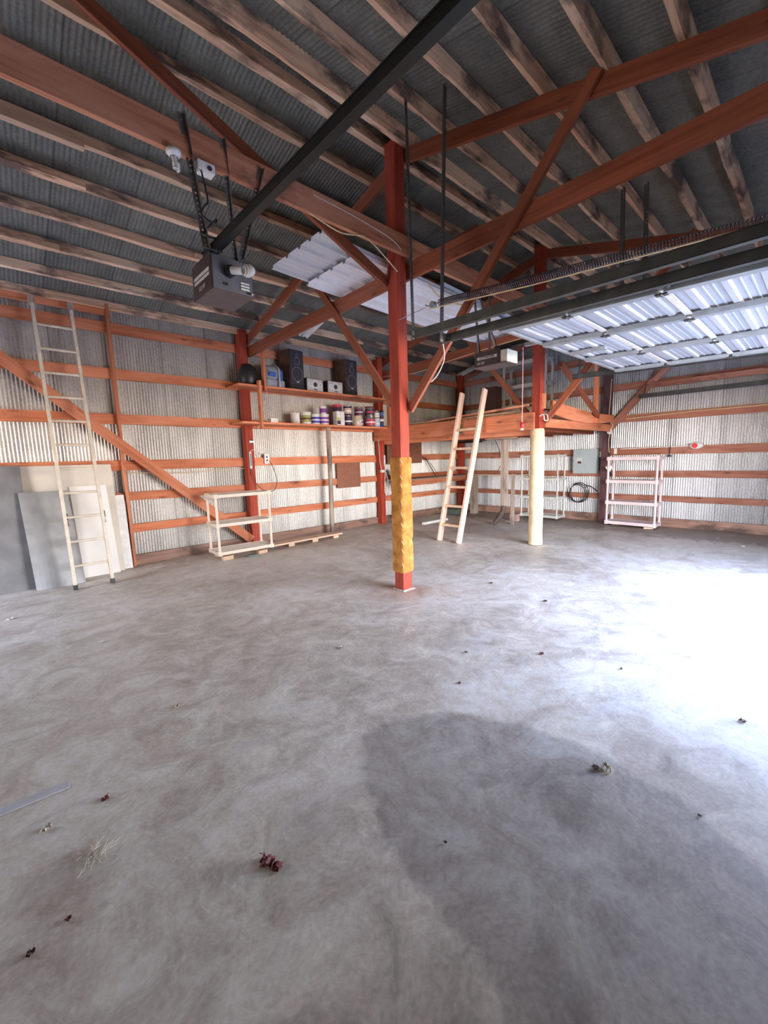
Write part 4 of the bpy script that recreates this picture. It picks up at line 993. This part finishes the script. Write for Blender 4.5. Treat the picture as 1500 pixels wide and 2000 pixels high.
MB().tube([(0, 0, 0), (.002, 0, .45), (0, 0, .90)], .005).build('cord', m_pinkcord, t)
MB().lathe([(0, -.04), (.018, -.035), (.022, 0), (.012, .03), (0, .035)], n=12).build('handle', m_red2, t)
MB().box((-.01, -.015, -.065), (.01, .015, -.04)).build('tag', m_white, t)

# ------------------------------------------------------------------ white sheets stored on the ties
def rib_sheet(name, x0, x1, rib_y, z, mat, label, tilt=0., skew=.06):
    """thin sheet along X with trapezoid ribs hanging at the given Y values"""
    prof = [(rib_y[0]-.03, 0)]
    for i, c in enumerate(rib_y):
        prof += [(c-.026, 0), (c-.014, -.028), (c+.014, -.028), (c+.026, 0)]
        if i < len(rib_y)-1:
            g = rib_y[i+1]-c
            for q in (.36, .64): prof += [(c+g*q-.006, 0), (c+g*q, -.004), (c+g*q+.006, 0)]
    prof.append((rib_y[-1]+.03, 0)); n = len(prof); k = 12; vs = []
    for th in (0, .002):
        for j in range(k+1):
            x = x0+(x1-x0)*j/k; sag = -.006*math.sin(math.pi*j/k)+tilt*j/k
            vs += [(x, y+skew*(x-x0), z+zz+sag+th) for y, zz in prof]
    fs = []; K = n*(k+1)
    for j in range(k):
        for i in range(n-1):
            a = j*n+i; fs += [(a, a+1, a+n+1, a+n), (K+a, K+a+n, K+a+n+1, K+a+1)]
        fs += [(j*n, (j+1)*n, K+(j+1)*n, K+j*n), (j*n+n-1, K+j*n+n-1, K+(j+1)*n+n-1, (j+1)*n+n-1)]
    for i in range(n-1): fs += [(i, K+i, K+i+1, i+1), (k*n+i, k*n+i+1, K+k*n+i+1, K+k*n+i)]
    return tag(MB().add(vs, fs).build(name, mat), label, 'roof sheet')
rib_sheet('ribbed_sheet', 2.43, 5.4, (3.37, 3.55, 3.74, 3.98, 4.29), 3.614, plain('greyish_ribbed_sheet', (.62, .62, .63), .45, .0, .04), 'greyish ribbed sheet lying on the truss ties, its end nearest the opener')
rib_sheet('ribbed_sheet', 2.90, 6.75, (3.40, 3.63, 3.85, 4.11, 4.33), 3.572, m_sheetw, 'long white ribbed sheet lying on the truss ties beyond the golden foam post')
rib_sheet('ribbed_sheet', 4.3, 6.85, (3.46, 3.72, 4.0, 4.28, 4.58), 3.66, plain('bluish_ribbed_sheet', (.58, .68, .78), .5, 0, .04), 'bluish ribbed sheet edge showing above the long white sheet')
# ------------------------------------------------------------------ strip lights under the roof
def strip_light(c, L, rz, label):
    t = thing('strip_light', label, 'light fixture', c, rz)
    t.matrix_world = Matrix.Translation(c) @ Matrix.Rotation(math.atan(SL), 4, 'X') @ Matrix.Identity(4) if False else t.matrix_world
    T = Matrix.Rotation(-math.atan(SL), 4, 'X')
    def put(o): o.matrix_basis = T
    b = MB(); b.add([(-.13, -L/2, 0), (-.05, -L/2, .06), (.05, -L/2, .06), (.13, -L/2, 0), (-.13, L/2, 0), (-.05, L/2, .06), (.05, L/2, .06), (.13, L/2, 0)], [(0, 1, 5, 4), (1, 2, 6, 5), (2, 3, 7, 6), (0, 4, 5, 1)][:3]); put(b.build('reflector', m_white, t))
    for s in (-.04, .04): put(MB().cyl((s, -L/2+.02, .02), (s, L/2-.02, .02), .016, n=12).build('tube', m_white, t))
    put(MB().box((-.05, -L/2, .02), (.05, -L/2+.02, .06)).box((-.05, L/2-.02, .02), (.05, L/2, .06)).build('end_cap', m_silver, t))
strip_light((4.22, 6.32, 3.76), .55, 0, 'white strip light under the left slope above the tower speaker')
strip_light((9.2, 6.45, 3.72), .75, 0, 'white strip light under the roof in the far corner')

# ------------------------------------------------------------------ cables up high
wire('cable', [(2.15, 3.12, 3.56), (2.45, 3.10, 3.50), (2.75, 3.11, 3.56), (3.0, 3.12, 3.47), (3.22, 3.16, 3.40)], .007, m_wire, 'yellow cable sagging under the salmon beam')
wire('cable', [(2.2, 3.122, 3.72), (2.7, 3.120, 3.70), (3.1, 3.121, 3.66), (3.25, 3.123, 3.60)], .004, m_wwire, 'thin white cable stapled to the face of the salmon beam')
wire('cable', [(3.9, 3.35, 3.53), (4.1, 3.32, 3.40), (4.35, 3.3, 3.38), (4.7, 3.32, 3.44)], .008, m_wire, 'yellow cable looping under the beam between the centre posts')
wire('cable', [(6.56, 7.0, 3.33), (6.555, 6.0, 3.25), (6.555, 5.0, 3.33), (6.555, 4.2, 3.38), (6.555, 3.4, 3.42)], .007, m_wire, 'yellow cable along the tie of the farther truss')
wire('cord', [(3.20, 2.57, 2.60), (3.27, 2.60, 2.45), (3.22, 2.64, 2.3), (3.14, 2.66, 2.22)], .006, m_wwire, 'loose pale cord dangling from the overhead track end')

# ------------------------------------------------------------------ debris on the floor
def leaf(x, y, s_, mat, label, seed, name='dry_leaf', lift=.006):
    s = s_*.72; rnd = random.Random(seed); b = MB(); n = 9; m_ = 5; vs = []
    for i in range(n+1):
        u = i/n; w_ = math.sin(math.pi*min(.98, max(.03, u)))**.8*.45*(1+.35*math.sin(u*22+seed))
        for j in range(-2, 3):
            v = j/2*w_; vs.append(((u-.5)*s, v*s, .003+abs(lift*math.sin(u*5+seed)+lift*.8*math.cos(j*1.7+u*7))*1.))
    fs = [(i*m_+j, (i+1)*m_+j, (i+1)*m_+j+1, i*m_+j+1) for i in range(n) for j in range(m_-1)]
    K = len(vs); vs2 = [(a, b_, c+.0015) for a, b_, c in vs]
    b.add(vs+vs2, [tuple(reversed(f)) for f in fs]+[tuple(q+K for q in f) for f in fs]); b.tube([(s*.45, 0, .008), (s*.6, s*.06, .012), (s*.78, s*.16, .010)], .0012, 5)
    o = b.build(name, mat, M=Matrix.Translation((x, y, .001)) @ Matrix.Rotation(rnd.random()*6.3, 4, 'Z'))
    return tag(o, label, 'leaf', 'dry leaves scattered on the floor')
m_l1 = plain('maroon_leaf', (.14, .025, .025), .6, 0, .4, 30); m_l2 = plain('tan_leaf', (.55, .42, .30), .7, 0, .3, 30); m_l3 = plain('brown_leaf', (.12, .07, .045), .7, 0, .3, 30); m_l4 = plain('pale_debris', (.62, .57, .48), .8, 0, .4, 40)
leaf(.585, 1.33, .085, m_l1, 'crumpled maroon leaf on the near left part of the floor', 3, lift=.012)
leaf(.600, 1.285, .06, m_l1, 'small maroon leaf piece touching the crumpled maroon leaf', 8, lift=.009)
leaf(1.965, .605, .075, m_l4, 'pale crumpled leaf debris near the upper rim of the dark stain', 5, lift=.013)
leaf(1.93, .645, .05, m_l3, 'dark scrap beside the pale crumpled debris on the stain', 12, lift=.009)
import sys
def fl(u, v):
    f_ = 804.3; p, y, r = R(7.371), R(47.0885), R(-1.6219)
    fwd = Vector((math.cos(y)*math.cos(p), math.sin(y)*math.cos(p), -math.sin(p))); ri = Vector((math.sin(y), -math.cos(y), 0)); up = ri.cross(fwd)
    rr = math.cos(r)*ri+math.sin(r)*up; uu = -math.sin(r)*ri+math.cos(r)*up
    d = fwd+rr*((u-750)/f_)+uu*((1000-v)/f_); k = -1.5/d.z
    return d.x*k, d.y*k
bits = [(348, 1380, .06, m_l2, 'pinkish tan leaf in the left middle of the floor'), (898, 1335, .035, m_l1, 'small red-brown leaf bit right of the floor centre'), (1058, 1278, .05, m_l1, 'red leaf farther back right of the floor centre'), (1065, 1175, .06, m_l3, 'brown leaf on the floor right of the foam post foot'), (910, 1275, .035, m_l3, 'small brown leaf behind the red-brown bit'), (670, 1266, .06, m_l4, 'pale scrap on the floor left of the foam post foot'), (133, 1798, .03, m_l1, 'tiny maroon scrap at the lower left'), (1366, 1595, .02, m_l3, 'tiny black speck on the right side of the floor'), (205, 1562, .05, m_l1, 'thin maroon strip leaf at the left'), (92, 1620, .05, m_l4, 'pale curled leaf near the white painted strip'), (60, 1865, .035, m_l3, 'dark curled scrap near the lower left corner'), (1213, 1308, .03, m_l3, 'small dark crumb in the pale right part of the floor'), (960, 1140, .06, m_l3, 'brown leaf near the farther padded post'), (1450, 1410, .05, m_l3, 'twig-like brown leaf at the right edge'), (197, 1255, .06, m_l4, 'pale leaf scrap in front of the leaning ladder'), (20, 1210, .09, m_l4, 'pale litter at the left edge below the metal sheets'), (870, 1648, .018, m_black, 'tiny black pebble on the dark stain'), (1255, 1030, .08, m_l4, 'pale crumb in front of the pinkish shelf unit'), (1450, 1068, .08, m_l4, 'pale leaf by the far right base board')]
for i, (u, v, s, mt, l) in enumerate(bits):
    x, y = fl(u, v); leaf(x, y, s, mt, l, 20+i, lift=.004 if s < .05 else .007)
# dry grass clump
x, y = fl(182, 1672); rnd = random.Random(4); b = MB()
for i in range(60):
    a = rnd.random()*6.28; r_ = rnd.random()*.05; L = .03+rnd.random()*.05; d = rnd.random()*6.28
    p0 = Vector((r_*math.cos(a), r_*math.sin(a)*.8, .003+rnd.random()*.008)); p1 = p0+Vector((L*math.cos(d), L*math.sin(d), .004*rnd.random())); pm = (p0+p1)/2+Vector((0, 0, .008*rnd.random()))+Vector((rnd.uniform(-.01, .01), rnd.uniform(-.01, .01), 0))
    b.tube([p0, pm, p1], .0009, 4)
tag(b.build('grass_clump', m_l4, M=Matrix.Translation((x, y, 0))), 'tangle of dry pale grass on the near left of the floor', 'grass', kind='stuff')
# pale strip lying on slab
p0, p1 = Vector((*fl(-60, 1612), .002)), Vector((*fl(135, 1532), .002))
beam('pale_strip', p0, p1, .05, .004, plain('pale_strip', (.50, .50, .51), .6, 0, .1), 'flat pale strip lying on the floor at the left edge', 'strip', bevel=0)
